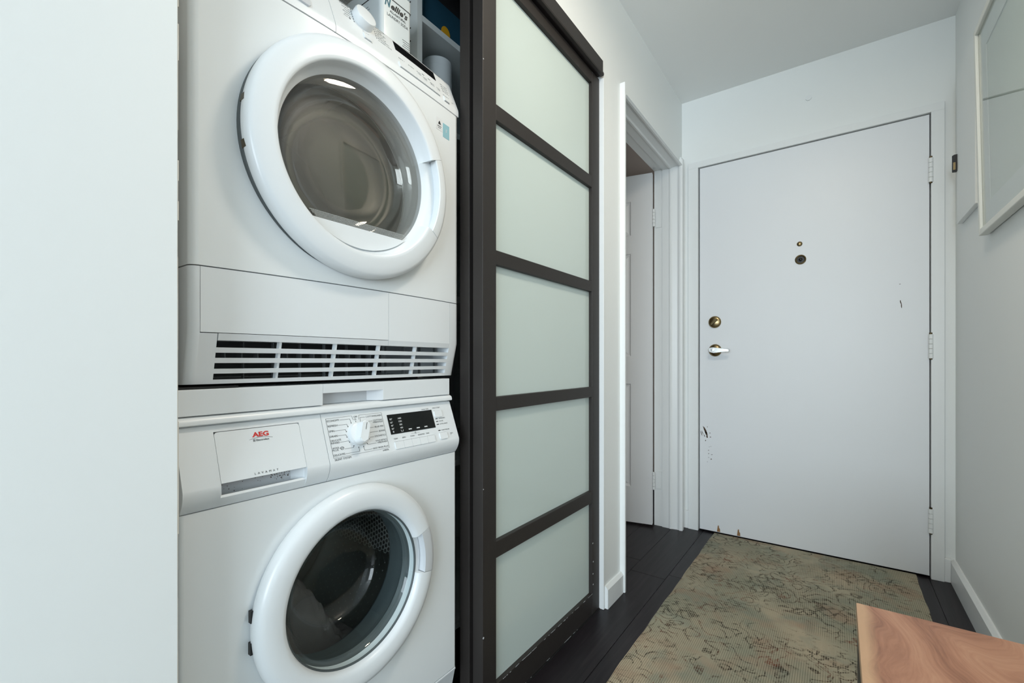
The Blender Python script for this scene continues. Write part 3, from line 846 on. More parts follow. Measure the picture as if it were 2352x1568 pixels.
# knob
kc_u, kc_v = 0.5715, 0.0425
b = nb(); N = 48
def kring(r, d): return [wf.at(kc_u + r * math.cos(2 * PI * i / N), kc_v + r * math.sin(2 * PI * i / N), d) for i in range(N)]
rs = [[b.verts.new(p) for p in kring(r, d)] for r, d in ((0.0235, 0), (0.0235, 0.006), (0.0225, 0.0085), (0.020, 0.0095))]
for A, B in zip(rs, rs[1:]):
    for i in range(N): b.faces.new((A[i], A[(i + 1) % N], B[(i + 1) % N], B[i]))
b.faces.new(rs[-1]); kn = obj('knob', b, PLAST, wm, 40)
ka = math.radians(66)
kfr = Frame(wf.at(kc_u, kc_v, 0.009), wf.u * math.cos(ka) + wf.v * math.sin(ka), -wf.u * math.sin(ka) + wf.v * math.cos(ka))
b = nb()
A = [b.verts.new(kfr.at(u, v, 0)) for u, v in rrect(0.047, 0.0245, 0.009)]; B = [b.verts.new(kfr.at(u, v, 0.017)) for u, v in rrect(0.0445, 0.0175, 0.006)]
for i in range(len(A)): b.faces.new((A[i], A[(i + 1) % len(A)], B[(i + 1) % len(A)], B[i]))
b.faces.new(B); bmesh.ops.bevel(b, geom=[e for e in b.edges if e.verts[0] in B and e.verts[1] in B], offset=0.002, segments=2, affect='EDGES')
obj('knob_grip', b, PLAST, kn, 40)
b = nb(); kf2 = Frame(kfr.at(0, 0, 0.0171), kfr.u, kfr.v); stroke(b, kf2, [(0.004, 0), (0.0185, 0)], 0.0009); obj('knob_mark', b, INK, kn)
# display and keys
b = nb(); rect(b, wf, 0.6525, 0.789, 0.030, 0.0752, -0.001, 0.0006); dsp = obj('display', b, DISP, wm)
df = Frame(wf.at(0, 0, 0.0006), wf.u, wf.v)
b = nb()
for s_, v in (('95°', 0.0625), ('60°', 0.0550), ('40°', 0.0478), ('30°', 0.0405)): text(b, df, s_, 0.6605, v, 0.0036, 0.0072, 'C', 0.01)
for a in range(3): t = a * PI / 3 + PI / 6; stroke(b, df, [(0.6605 - .002 * math.cos(t), 0.0355 - .002 * math.sin(t)), (0.6605 + .002 * math.cos(t), 0.0355 + .002 * math.sin(t))], 0.0005)
for s_, v in (('1400', 0.0625), ('1200', 0.0555), ('800', 0.0480), ('400', 0.0405)): text(b, df, s_, 0.685, v, 0.0036, 0.0092 if len(s_) > 3 else 0.0074, 'C', 0.01)
stroke(b, df, [(0.682, 0.0372), (0.6828, 0.0338), (0.6878, 0.0338), (0.6886, 0.0372)], 0.0006)
for u in (0.709, 0.7335, 0.758): rect(b, df, u - 0.0046, u + 0.0046, 0.0350, 0.0374)
obj('display_lettering', b, WINK, dsp)
for i in range(5):
    u0 = 0.6562 + i * 0.0243
    b = nb(); slab(b, wf, rrect(0.0239, 0.0165, 0.0015, 2, u0 + 0.012, 0.0045), 0, 0.0022); obj('button', b, PLAST, wm)
for u, v in ((0.8075, 0.0628), (0.8075, 0.0068)):
    b = nb(); slab(b, wf, rrect(0.0255, 0.0165, 0.004, 3, u, v), 0, 0.0028); obj('button', b, PLAST, wm)
# print on the panel
b = nb(); LWID = 0.00045
left = [('ECONOMY', 0.0750, 0.0275), ('REFRESH', 0.0646, 0.0210), ('SPIN', 0.0541, 0.0118), ('DRAIN', 0.0436, 0.0168)]
angL = [114, 138, 162, 186, 210, 234, 258]; angR = [66, 42, 18, -6, -30, -54, -78]; RD = 0.0275
def dot(a): t = math.radians(a); return kc_u + RD * math.cos(t), kc_v + RD * math.sin(t)
for s_, v, w in left: text(b, wf, s_, 0.5073, v, 0.0038, w)
text(b, wf, 'DELICATE', 0.5073, 0.0351, 0.0036, 0.0225); text(b, wf, 'RINSES', 0.5073, 0.0303, 0.0036, 0.0178)
text(b, wf, 'WOOL', 0.5073, 0.0200, 0.0036, 0.0155); text(b, wf, 'PLUS', 0.5073, 0.0158, 0.0036, 0.0125); text(b, wf, 'DELICATES', 0.5073, 0.0058, 0.0038, 0.0248)
disc_pts = [(0.5285 + .0036 * math.cos(t), 0.0195 + .0030 * math.sin(t)) for t in [k * PI / 6 for k in range(13)]]; stroke(b, wf, disc_pts, 0.0005)
stroke(b, wf, [(0.5245, 0.0205), (0.5325, 0.0205)], 0.0005); stroke(b, wf, [(0.5262, 0.0182), (0.528, 0.0192), (0.53, 0.0180)], 0.0005)
ends = [(0.536, 0.0765), (0.5300, 0.0661), (0.5205, 0.0556), (0.5255, 0.0451), (0.5265, 0.0318), (0.5345, 0.0170), (0.5335, 0.0072)]
for (u, v), a in zip(ends, angL):
    du, dv = dot(a); disc(b, wf, du, dv, 0.00095)
    stroke(b, wf, [(u, v), (du - 0.0015 if a < 250 else du, v), (du, dv)], LWID)
right = [('COTTONS/LINEN', 0.0752, 0.0405), ('COTTONS', 0.0654, 0.0240), ('+PREWASH', 0.0611, 0.0258), ('40-60 MIX', 0.0510, 0.0240), ('JEANS', 0.0410, 0.0155), ('SYNTHETICS', 0.0308, 0.0288), ('SYNTHETICS', 0.0207, 0.0288), ('+PREWASH', 0.0164, 0.0258), ('EASY IRON PLUS', 0.0058, 0.0391)]
for s_, v, w in right: text(b, wf, s_, 0.6381, v, 0.0034, w, 'R')
ends = [(0.5955, 0.0768), (0.6120, 0.0666), (0.6120, 0.0525), (0.6205, 0.0425), (0.6075, 0.0320), (0.6100, 0.0180), (0.5970, 0.0072)]
for (u, v), a in zip(ends, angR):
    du, dv = dot(a); disc(b, wf, du, dv, 0.00095); stroke(b, wf, [(u, v), (du + 0.001, v), (du, dv)], LWID)
text(b, wf, 'OFF', 0.573, 0.0777, 0.0036, 0.0092, 'C'); du, dv = dot(90); disc(b, wf, du, dv - 0.0005, 0.0009)
stroke(b, wf, [(du + .0017 * math.cos(k * PI / 6), 0.0742 + .0017 * math.sin(k * PI / 6)) for k in range(13)], 0.0004)
for pts in ([(0.5665, 0.0735), (0.5645, 0.0825), (0.5058, 0.0818), (0.5062, 0.0028), (0.6401, 0.0032), (0.6398, 0.0820), (0.5820, 0.0822), (0.5800, 0.0732)],): stroke(b, wf, pts, 0.00035)
text(b, wf, 'SILENT SYSTEM', 0.5075, -0.0030, 0.0040, 0.0365); text(b, wf, '64850L', 0.6382, -0.0020, 0.0032, 0.0162, 'R')
text(b, wf, 'WASH TIME', 0.7572, 0.0770, 0.0028, 0.0227); text(b, wf, 'DELAY START', 0.7942, 0.0776, 0.0028, 0.0255)
for s_, v, w in (('WASHING', 0.0498, 0.0222), ('DOOR', 0.0428, 0.0135), ('EXTRA RINSE', 0.0355, 0.0262)):
    text(b, wf, s_, 0.8058, v, 0.0028, w); rect(b, wf, 0.7950, 0.8022, v + 0.0003, v + 0.0022)
text(b, wf, 'START/PAUSE', 0.8055, 0.0198, 0.0028, 0.0276); rect(b, wf, 0.7950, 0.8022, 0.0201, 0.0222)
text(b, wf, '7', 0.8326, 0.0052, 0.0058); text(b, wf, 'KG', 0.8365, 0.0082, 0.0030)
for s_, u, w in (('TEMP.', 0.6566, 0.0118), ('SPIN', 0.6805, 0.0098), ('STAIN', 0.7045, 0.0118), ('SENSITIVE', 0.7280, 0.0205), ('TIME', 0.7528, 0.0105)): text(b, wf, s_, u, 0.0180, 0.0030, w)
stroke(b, wf, [(0.7095, 0.0252), (0.7180, 0.0252)], 0.0003); stroke(b, wf, [(0.7265, 0.0252), (0.7350, 0.0252)], 0.0003)
stroke(b, wf, [(0.7205, 0.0238), (0.7240, 0.0238), (0.7240, 0.0262), (0.7205, 0.0262), (0.7205, 0.0238)], 0.0004); stroke(b, wf, [(0.7212, 0.0262), (0.7212, 0.0280), (0.7233, 0.0280), (0.7233, 0.0262)], 0.0004)
stroke(b, wf, [(0.6562, 0.0132), (0.7775, 0.0132)], 0.0003); stroke(b, wf, [(0.7948, 0.0715), (0.8190, 0.0715)], 0.0003); stroke(b, wf, [(0.7948, 0.0155), (0.8200, 0.0155)], 0.0003)
tag(obj('panel_lettering', b, INK, wm), 'small black programme names, leader lines and key legends', kind='stuff')
b = nb(); text(b, wf, 'AEG', 0.380, 0.0648, 0.0078, 0.0275, 'C', 0.035); 
# slab serifs that give the letters their feet
for u in (0.3672, 0.3752): rect(b, wf, u - 0.0016, u + 0.0018, 0.0648, 0.0657)
rect(b, wf, 0.3768, 0.3790, 0.0648, 0.0657); rect(b, wf, 0.3768, 0.3790, 0.0717, 0.0726)
obj('brand_lettering', b, RED, drw)
b = nb(); stroke(b, wf, [(0.361 + 0.0384 * t, 0.0606 + 0.0028 * (1 - (2 * t - 1) ** 2)) for t in [k / 12 for k in range(13)]], 0.0004)
text(b, wf, 'Electrolux', 0.3716, 0.0572, 0.0032, 0.0218, bold=0.012)
stroke(b, wf, [(0.3668, 0.0570), (0.3698, 0.0570), (0.3698, 0.0604), (0.3668, 0.0604), (0.3668, 0.0570)], 0.0003); stroke(b, wf, [(0.3668, 0.0570), (0.3698, 0.0604)], 0.0003); stroke(b, wf, [(0.3668, 0.0604), (0.3698, 0.0570)], 0.0003)
obj('drawer_lettering', b, INK, drw); b = nb()
text(b, wf, 'LAVAMAT', 0.3600, 0.0008, 0.0034, 0.0395, sp=2.0); obj('model_lettering', b, INK, drw)
# residue in the grip
b = nb()
for k in range(90):
    if random.random() < 0.75: yy, zz = random.gauss(0.420, 0.012), random.gauss(0.748, 0.006)
    else: yy, zz = random.uniform(0.315, 0.44), random.uniform(0.729, 0.756)
    if PKY0 + .004 < yy < PKY1 - .013 and 0.727 < zz < 0.758:
        fq = Frame((-0.8178, 0, 0), (0, 1, 0), (0, 0, 1)); disc(b, fq, yy, zz, random.uniform(0.0003, 0.0010), 6, 0, 0.0002)
tag(obj('detergent_residue', b, MATS['bare_wood_chip'], wm), 'brown specks of dried detergent', kind='stuff')

# laundry inside the drum
b = nb()
N1, N2 = 46, 60
vv = []
for i in range(N1):
    row = []
    for j in range(N2):
        u, v = i / (N1 - 1), j / (N2 - 1)
        x = -0.925 - 0.24 * u; y = WCY - 0.190 + 0.30 * v
        base = WCZ - math.sqrt(max(0.0, 0.232 ** 2 - (y - WCY) ** 2))
        hgt = 0.205 / (1 + math.exp((v - 0.74) * 13)) * (0.72 + 0.28 * math.sin(2.4 * u + 0.4))
        fold = 0.024 * abs(math.sin(19 * v + 23 * u + 1.2 * math.sin(5 * u))) + 0.012 * abs(math.sin(33 * v - 21 * u + 1.3 + 2 * math.sin(7 * v))) - 0.016
        e = min(1, 6 * min(v, 1 - v)) * min(1, 6 * u + .25)
        row.append(b.verts.new((x, y, base + max(0.0, hgt * e + fold * e) + 0.004)))
    vv.append(row)
for i in range(N1 - 1):
    for j in range(N2 - 1): b.faces.new((vv[i][j], vv[i + 1][j], vv[i + 1][j + 1], vv[i][j + 1]))
r_ = bmesh.ops.extrude_face_region(b, geom=b.faces[:])
for v in [e for e in r_['geom'] if isinstance(e, bmesh.types.BMVert)]: v.co.z -= 0.003
tag(obj('laundry', b, FABR, smooth=70), 'dark grey crumpled laundry inside the washing machine drum', 'laundry')

# ------------------------------------------------------------------ stacking kit between the machines
sk = empty('stacking_kit', (-1.1, 0.557, 0.8645), 'white stacking shelf with recessed pull between washer and dryer', 'stacking shelf')
KX = -0.820
b = nb()
box(b, -0.845, KX, 0.258, 0.501, 0.8655, 0.907, 0.001); box(b, -0.845, KX, 0.645, 0.857, 0.8655, 0.907, 0.001); box(b, -0.845, KX, 0.501, 0.645, 0.889, 0.907)
obj('front_panel', b, PLAST, sk)
b = nb(); box(b, -0.848, -0.8445, 0.495, 0.650, 0.8655, 0.893); obj('pull_recess', b, PLASTS, sk)
b = nb(); prism_z(b, [(-0.8445, 0.620), (-0.8445, 0.645), (KX - 0.0005, 0.645)], 0.8655, 0.889); obj('pull_side', b, PLASTS, sk)
b = nb(); box(b, -1.38, -0.846, 0.262, 0.853, 0.8648, 0.9065); obj('tray', b, PLAST, sk)
b = nb(); box(b, -1.30, -0.90, 0.30, 0.82, 0.9065, 0.9135); box(b, -0.84, -0.828, 0.262, 0.35, 0.907, 0.9105); obj('anti_slip_pad', b, BRUBBER, sk)

# ------------------------------------------------------------------ dryer
DY0, DY1, DXF, DXB = 0.269, 0.870, -0.800, -1.390
def dwarp(c):
    """the dryer's front is gently bowed: its ends lie further back than its middle"""
    k = 0.2 * (c.y - 0.575) ** 2
    return Vector((c.x - k if c.x > -0.87 else c.x, c.y * (1 + k / 0.8), c.z))
def dobj(name, b, m, parent, smooth=None):
    for i in range(19):
        bmesh.ops.bisect_plane(b, geom=b.verts[:] + b.edges[:] + b.faces[:], plane_co=(0, 0.30 + i * 0.03, 0), plane_no=(0, 1, 0), dist=1e-5)
    return obj(name, b, m, parent, smooth, warp=dwarp)
dr = empty('clothes_dryer', ((DXF + DXB) / 2, (DY0 + DY1) / 2, 0.9135), 'white tumble dryer with round smoky door, stacked on top', 'dryer')
DCY, DCZ = 0.5705, 1.3535
b = nb(); shell(b, DXB, DXF, DY0, DY1, 1.1045, 1.5965, 0.012, (DCY, DCZ, 0.19)); dobj('body', b, WHITE, dr, 30)
for za_, zb_ in ((1.5965, 1.600), (1.100, 1.106)):
    b = nb(); shell(b, DXB, DXF - 0.012, DY0 + 0.010, DY1 - 0.010, za_, zb_, 0.008); dobj('panel_seam', b, PLAST, dr)
# base section : flap door, fixed panel, slatted grille
BS = [(-0.800, 0.9975), (-0.820, 0.9145)]
def slope_x(z): return -0.820 + (z - 0.9145) / 0.083 * 0.020
b = nb(); box(b, DXB, -1.10, DY0 + 0.001, DY1 - 0.001, 0.9135, 1.1025)
box(b, -1.10, -0.845, DY0 + 0.001, DY0 + 0.013, 0.9135, 1.1025); box(b, -1.10, -0.845, DY1 - 0.013, DY1 - 0.001, 0.9135, 1.1025)
box(b, -1.10, -0.845, DY0 + 0.013, DY1 - 0.013, 0.9135, 0.9165); box(b, -1.10, -0.845, DY0 + 0.013, DY1 - 0.013, 1.090, 1.1025)
dobj('base_body', b, WHITE, dr)
b = nb(); box(b, -1.0995, -1.095, DY0 + 0.03, DY1 - 0.03, 0.918, 1.08); dobj('condenser_plate', b, FIN, dr)
b = nb(); box(b, -0.85, -0.806, DY0 + 0.02, DY1 - 0.03, 0.999, 1.1015); dobj('flap_backing', b, PLAST, dr)
def facia(y0, y1, zb, zt, rl=0, rr=0):
    """front slab following the kinked base profile"""
    pf = [(-0.840, zb), (slope_x(zb) if zb < 0.9975 else -0.8, zb)]
    if zb < 0.9975 < zt: pf.append((-0.8, 0.9975))
    pf += [(slope_x(zt) if zt < 0.9975 else -0.8, zt), (-0.840, zt)]
    b = nb(); prism(b, pf, y0, y1); return b
fl = facia(0.2835, 0.6444, 0.9985, 1.1025); 
pf = [(-0.84, 0.986), (slope_x(0.986), 0.986), (-0.8, 0.9975), (-0.84, 0.9975)]
prism(fl, pf, 0.309, 0.6444); dobj('filter_flap', fl, PLAST, dr)
dobj('base_panel', facia(0.6452, DY1 - 0.0340, 0.986, 1.1025), PLAST, dr)
# rounded ends of the base
def end_piece(y0, y1, left):
    b = nb(); prof_ = [(-0.8, 1.1025), (-0.8, 0.9975), (-0.820, 0.9145)]
    seg = 5; R_ = 0.012; rows_ = []
    for x, z in prof_:
        row = []
        pts = []
        if left:
            pts = [(x, y1)] + [(x - R_ + R_ * math.cos(t), y0 + R_ - R_ * math.sin(t)) for t in [PI / 2 * k / seg for k in range(seg + 1)]] + [(-0.86, y0), (-0.86, y1)]
        else:
            pts = [(x, y0)] + [(x - R_ + R_ * math.cos(t), y1 - R_ + R_ * math.sin(t)) for t in [PI / 2 * k / seg for k in range(seg + 1)]] + [(-0.86, y1), (-0.86, y0)]
        rows_.append([b.verts.new((px, py, z)) for px, py in pts])
    n = len(rows_[0])
    for A, B in zip(rows_, rows_[1:]):
        for i in range(n): b.faces.new((A[i], A[(i + 1) % n], B[(i + 1) % n], B[i]))
    b.faces.new(rows_[0]); b.faces.new(rows_[-1][::-1]); return b
b = end_piece(DY0, 0.2828, True); dobj('end_cap', b, PLAST, dr, 40)
b = end_piece(DY1 - 0.0335, DY1, False); 
dobj('end_cap', b, PLAST, dr, 40)
b = nb(); prism(b, [(-0.84, 0.9145), (-0.820, 0.9145), (slope_x(0.9972), 0.9972), (-0.84, 0.9972)], 0.2828, 0.3075); dobj('grille_end', b, PLAST, dr)
zs = [(0.9145, 0.9215), (0.9315, 0.9395), (0.9490, 0.9575), (0.9660, 0.9745)]
for i, (za, zb) in enumerate(zs):
    b = nb(); prism(b, [(slope_x(za), za), (slope_x(zb), zb), (slope_x(zb) - 0.012, zb), (slope_x(za) - 0.012, za)], 0.3075, DY1 - 0.0335); dobj('grille_bar', b, PLAST, dr)
for yc in (0.411, 0.521, 0.6255, 0.7300):
    b = nb(); prism(b, [(slope_x(0.917) - 0.003, 0.917), (slope_x(0.987) - 0.003, 0.987), (slope_x(0.987) - 0.013, 0.987), (slope_x(0.917) - 0.013, 0.917)], yc - 0.002, yc + 0.002); dobj('grille_divider', b, PLAST, dr)
b = nb()
for k in range(13):
    yc = 0.328 + k * 0.0262
    if all(abs(yc - q) > 0.008 for q in (0.411, 0.521, 0.6255)): box(b, -0.842, -0.825, yc - 0.0009, yc + 0.0009, 0.957, 0.967)
for k in range(10):
    yc = 0.362 + k * 0.051; box(b, -0.844, -0.836, yc - 0.0008, yc + 0.0008, 0.918, 0.957); box(b, -0.844, -0.836, yc - 0.0008, yc + 0.0008, 0.968, 0.986)
tag(dobj('inner_fins', b, FIN, dr), 'thin grey fins inside the grille', kind='stuff')
# control panel
DT, DB = Vector((-0.834, 0, 1.696)), Vector((-0.800, 0, 1.615))
df_ = Frame(DB, (0, 1, 0), DT - DB)
dprof = [(-0.800, 1.5995), (-0.800, 1.612), (-0.801, 1.617)] + [((DB + (DT - DB) * t).x, (DB + (DT - DB) * t).z) for t in (0.05, 0.94)] + [(-0.8345, 1.6965), (-0.840, 1.7005), (-0.852, 1.7025), (DXB, 1.7025), (DXB, 1.5995)]
TS = 0.516
b = nb(); prism(b, dprof, DY0 + 0.0005, TS - 0.0007); tk = dobj('water_tank_drawer', b, PLAST, dr, 30)
b = nb(); prism(b, dprof, TS + 0.0007, DY1 - 0.0005); dobj('control_panel', b, PLAST, dr, 30)
b = nb(); slab(b, df_, [(0.330, 0.028), (0.452, 0.010), (0.458, 0.018), (0.458, 0.060), (0.33, 0.066)], 0.0, 0.0006); dobj('tank_grip', b, PLASTS, tk)
b = nb(); slab(b, df_, [(0.333, 0.010), (0.460, 0.000), (0.464, 0.004), (0.464, 0.030), (0.458, 0.030), (0.456, 0.012), (0.333, 0.022)], 0.0, 0.003); dobj('tank_grip_lip', b, PLASTS, tk)
# dial
ku, kv = 0.5965, 0.072
b = nb(); N = 56; P = lambda r, d: [b.verts.new(df_.at(ku + r * math.cos(2 * PI * i / N), kv + r * math.sin(2 * PI * i / N), d)) for i in range(N)]
rs = [P(0.0250, 0), P(0.0247, 0.013), P(0.0232, 0.0165), P(0.019, 0.0172)]
for A, B in zip(rs, rs[1:]):
    for i in range(N): b.faces.new((A[i], A[(i + 1) % N], B[(i + 1) % N], B[i]))
b.faces.new(rs[-1]); dobj('dial', b, PLAST, dr, 40)
b = nb(); rect(b, df_, 0.682, 0.810, 0.058, 0.0845, -0.001, 0.0006); dobj('display', b, DISP, dr)
for i in range(5):
    b = nb(); slab(b, df_, rrect(0.0249, 0.016, 0.0015, 2, 0.6905 + i * 0.0253, 0.0125), 0, 0.0025); dobj('button', b, PLAST, dr)
b = nb(); slab(b, df_, rrect(0.0180, 0.015, 0.0015, 2, 0.5965, 0.0265), 0, 0.0025); dobj('button', b, PLAST, dr)
b = nb(); slab(b, df_, rrect(0.0170, 0.014, 0.0015, 2, 0.8275, 0.0085), 0, 0.0025); dobj('button', b, PLAST, dr)
b = nb()
for k in range(8): rect(b, df_, 0.5700, 0.5717, 0.049 + k * 0.0068, 0.0525 + k * 0.0068)
for k in range(7): rect(b, df_, 0.6262, 0.6279, 0.047 + k * 0.0062, 0.0502 + k * 0.0062)
def scribble(u, v, w, h=0.0022, al='L'):
    """illegible small print: a run of letter-sized strokes"""
    u0 = u if al == 'L' else u - w; x_ = u0
    while x_ < u0 + w:
        if random.random() < 0.84: stroke(b, df_, [(x_, v), (x_ + random.uniform(-.0003, .0006), v + h * random.uniform(.6, 1))], 0.00028)
        if random.random() < 0.5: stroke(b, df_, [(x_, v + random.choice((0, h * .5, h * .9))), (x_ + 0.0009, v + random.choice((0, h * .5)))], 0.00024)
        x_ += 0.0013
text(b, df_, 'Wool', 0.5460, 0.0500, 0.0030, 0.0100); disc(b, df_, 0.5610, 0.0515, 0.0024, 12)
for k, w in enumerate((0.015, 0.018, 0.013, 0.017, 0.021, 0.016, 0.014)): scribble(0.566, 0.057 + k * 0.0068, w, al='R')
for k, w in enumerate((0.036, 0.030, 0.024, 0.020, 0.026, 0.018, 0.028)): scribble(0.631, 0.0445 + k * 0.0066, w)
text(b, df_, 'On/Off', 0.5885, 0.0370, 0.0030, 0.0160)
for u, w in ((0.684, 0.017), (0.712, 0.018), (0.738, 0.013), (0.757, 0.012), (0.780, 0.014), (0.802, 0.011)):
    scribble(u, 0.0345 if u < 0.75 else 0.031, w); 
    if u > 0.73: scribble(u + 0.001, 0.0295 if u < 0.75 else 0.0265, w * 0.9)
rect(b, df_, 0.7565, 0.7635, 0.0395, 0.0415); rect(b, df_, 0.7765, 0.7835, 0.0395, 0.0415)
for k in range(4):
    rect(b, df_, 0.8250, 0.8315, 0.037 + k * 0.0075, 0.0388 + k * 0.0075); scribble(0.8340, 0.037 + k * 0.0075, 0.015)
scribble(0.821, 0.0215, 0.022); scribble(0.800, 0.0875, 0.034, 0.0020); text(b, df_, '6', 0.8500, 0.0130, 0.0045, bold=0.02); text(b, df_, 'KG', 0.8540, 0.0155, 0.0024)
stroke(b, df_, [(0.678, 0.0036), (0.804, 0.0036)], 0.0005); stroke(b, df_, [(0.587, 0.0180), (0.607, 0.0180)], 0.0005); stroke(b, df_, [(0.8185, 0.0005), (0.8365, 0.0005)], 0.0005)
tag(dobj('panel_lettering', b, INKG, dr), 'small dark legends and dashes around the dial and keys', kind='stuff')
# energy stickers on the front
ffr = Frame((DXF, 0, 0), (0, 1, 0), (0, 0, 1))
b = nb(); rect(b, ffr, 0.789, 0.811, 1.531, 1.561); st1 = dobj('sticker', b, WINK, dr)
b = nb(); slab(b, Frame((DXF + 0.0004, 0, 0), (0, 1, 0), (0, 0, 1)), [(0.7955, 1.546), (0.7985, 1.553), (0.800, 1.5545), (0.8015, 1.553), (0.8055, 1.546)], 0, 0.0004)
stroke(b, Frame((DXF + 0.0004, 0, 0), (0, 1, 0), (0, 0, 1)), [(0.794, 1.541), (0.806, 1.541)], 0.0012); stroke(b, Frame((DXF + 0.0004, 0, 0), (0, 1, 0), (0, 0, 1)), [(0.796, 1.537), (0.804, 1.537)], 0.0008); dobj('sticker_print', b, INK, st1)
b = nb(); rect(b, ffr, 0.8125, 0.8350, 1.521, 1.556); st2 = dobj('sticker', b, mat('pale_blue_label', rgb(150, 196, 208), 0.5), dr)
b = nb(); text(b, Frame((DXF + 0.0004, 0, 0), (0, 1, 0), (0, 0, 1)), 'S', 0.8238, 1.536, 0.008, None, 'C', shear=0.3); dobj('sticker_print', b, WINK, st2)
# door ring, handle
ring = [(0.2285, -0.8015), (0.2312, -0.796), (0.2315, -0.786), (0.2306, -0.7795), (0.2275, -0.7745), (0.2210, -0.7712), (0.2080, -0.7685), (0.1930, -0.7668), (0.1868, -0.7668), (0.1842, -0.7682), (0.1828, -0.7710), (0.1800, -0.783), (0.1755, -0.792), (0.1690, -0.7990), (0.170, -0.8055), (0.19, -0.8055), (0.2240, -0.8035)]
A0, A1 = math.radians(-29), math.radians(21)
b = nb(); lathe(b, ring, DCY, DCZ, 150, A1 + 0.004, 2 * PI + A0 - 0.004, True); rg = obj('door_ring', b, PLAST, dr, 40)
hr = [(0.2283, -0.8015), (0.2309, -0.796), (0.2312, -0.786), (0.2303, -0.7790), (0.2272, -0.7740), (0.2208, -0.7707), (0.2080, -0.7680), (0.2010, -0.7672), (0.1990, -0.7690), (0.1990, -0.786), (0.21, -0.800), (0.2240, -0.8035)]
b = nb(); lathe(b, hr, DCY, DCZ, 36, A0, A1, True); obj('door_handle', b, PLAST, rg, 40)
b = nb(); lathe(b, [(0.1690, -0.7990), (0.1755, -0.792), (0.184, -0.7885), (0.192, -0.789), (0.205, -0.790), (0.205, -0.8005), (0.170, -0.8055)], DCY, DCZ, 36, A0 - 0.004, A1 + 0.004, True); obj('handle_recess', b, PLAST, rg, 50)
b = nb(); lathe(b, [(0.2285, -0.8010), (0.2305, -0.8030), (0.2305, -0.8125), (0.2240, -0.8125)], DCY, DCZ, 128); obj('seal_and_gap_shade', b, RUBBER, rg, 40)  # dark grey ring added to give the gap behind the door its shade
for a in (175 - 3.5, 193 - 2.5):
    t = math.radians(a); b = nb(); fz = Frame((-0.7925, DCY + 0.2292 * math.cos(t), DCZ + 0.2292 * math.sin(t)), (0, -math.sin(t), math.cos(t)), (1, 0, 0))
    slab(b, fz, [(-0.0065, -0.008), (0.0065, -0.008), (0.0065, 0.006), (-0.0065, 0.003)], -0.003, 0.0024) if fz.n.dot(Vector((0, math.cos(t), math.sin(t)))) > 0 else slab(b, fz, [(-0.0065, -0.008), (0.0065, -0.008), (0.0065, 0.006), (-0.0065, 0.003)], -0.0024, 0.003)
    obj('hinge', b, DBRASS, rg)
# window: shallow convex pane, white lint-filter ledge with fine mesh
gp = [(0.1695, -0.7995)] + [(0.1695 * math.cos(t), -0.7995 + 0.008 * math.sin(t)) for t in [PI / 2 * k / 12 for k in range(1, 13)]]
gp[-1] = (0.0, gp[-1][1])
b = nb(); lathe(b, gp, DCY, DCZ, 96); obj('door_glass', b, SMOKE, rg, 60)
bowl = [(0.1660, -0.8065), (0.162, -0.820), (0.154, -0.832), (0.149, -0.834), (0.145, -0.840), (0.138, -0.852), (0.120, -0.860), (0.114, -0.858), (0.108, -0.862), (0.07, -0.867), (0, -0.869)]
b = nb(); lathe(b, bowl, DCY, DCZ, 96); obj('inner_bowl', b, BOWL2, rg, 60)
zc = 1.2225
a_ = math.asin((DCZ - zc) / 0.1715)
arc = [(DCY + 0.1715 * math.cos(t), DCZ + 0.1715 * math.sin(t)) for t in [-a_ - (PI - 2 * a_) * k / 24 for k in range(25)]]
fl_ = Frame((-0.7905, 0, 0), (0, 1, 0), (0, 0, 1))
b = nb(); slab(b, fl_, arc, -0.010, 0.0); lt = obj('lint_ledge', b, PLAST, rg)
b = nb()
for r_i in range(5):
    z = zc + 0.0010 + r_i * 0.0026; half = math.sqrt(0.1655 ** 2 - (DCZ - z) ** 2); y = DCY - half + (0.0013 if r_i % 2 else 0)
    while y < DCY + half:
        box(b, -0.7910 - r_i * 0.0002, -0.7903 - r_i * 0.0002, y, y + 0.0018, z, z + 0.0017); y += 0.0026
tag(obj('lint_mesh', b, LINT, lt), 'fine pale mesh strip of the lint filter', kind='stuff')
dp = [(0.176, -0.803), (0.1735, -0.835), (0.1735, -0.862), (0.178, -0.868), (0.1785, -0.875)]
b = nb(); lathe(b, dp, DCY, DCZ, 96); obj('door_mouth', b, PLAST, dr, 40)
dp = [(0.176, -0.870), (0.25, -0.872), (0.255, -0.88), (0.255, -1.27), (0.245, -1.285), (0.20, -1.28), (0.19, -1.265), (0.10, -1.27), (0.09, -1.255), (0, -1.25)]
b = nb(); lathe(b, dp, DCY, DCZ, 96); dd = obj('drum', b, DRUMG, dr, 40)
for k in range(3):
    t = math.radians(200 + 120 * k); c_, s_ = math.cos(t), math.sin(t); b = nb()
    pts = [(-0.03, 0), (-0.018, 0.045), (-0.008, 0.055), (0.008, 0.055), (0.018, 0.045), (0.03, 0)]
    fz = Frame((-0.90, DCY + 0.253 * c_, DCZ + 0.253 * s_), (0, -s_, c_), (0, -c_, -s_))
    a = [fz.at(u, v) for u, v in pts]; n = len(a)
    A = [b.verts.new(p) for p in a]; B = [b.verts.new(p + Vector((-0.37, 0, 0))) for p in a]
    for i in range(n): b.faces.new((A[i], A[(i + 1) % n], B[(i + 1) % n], B[i]))
    b.faces.new(A); b.faces.new(B[::-1]); obj('paddle', b, DRUMG, dd, 40)

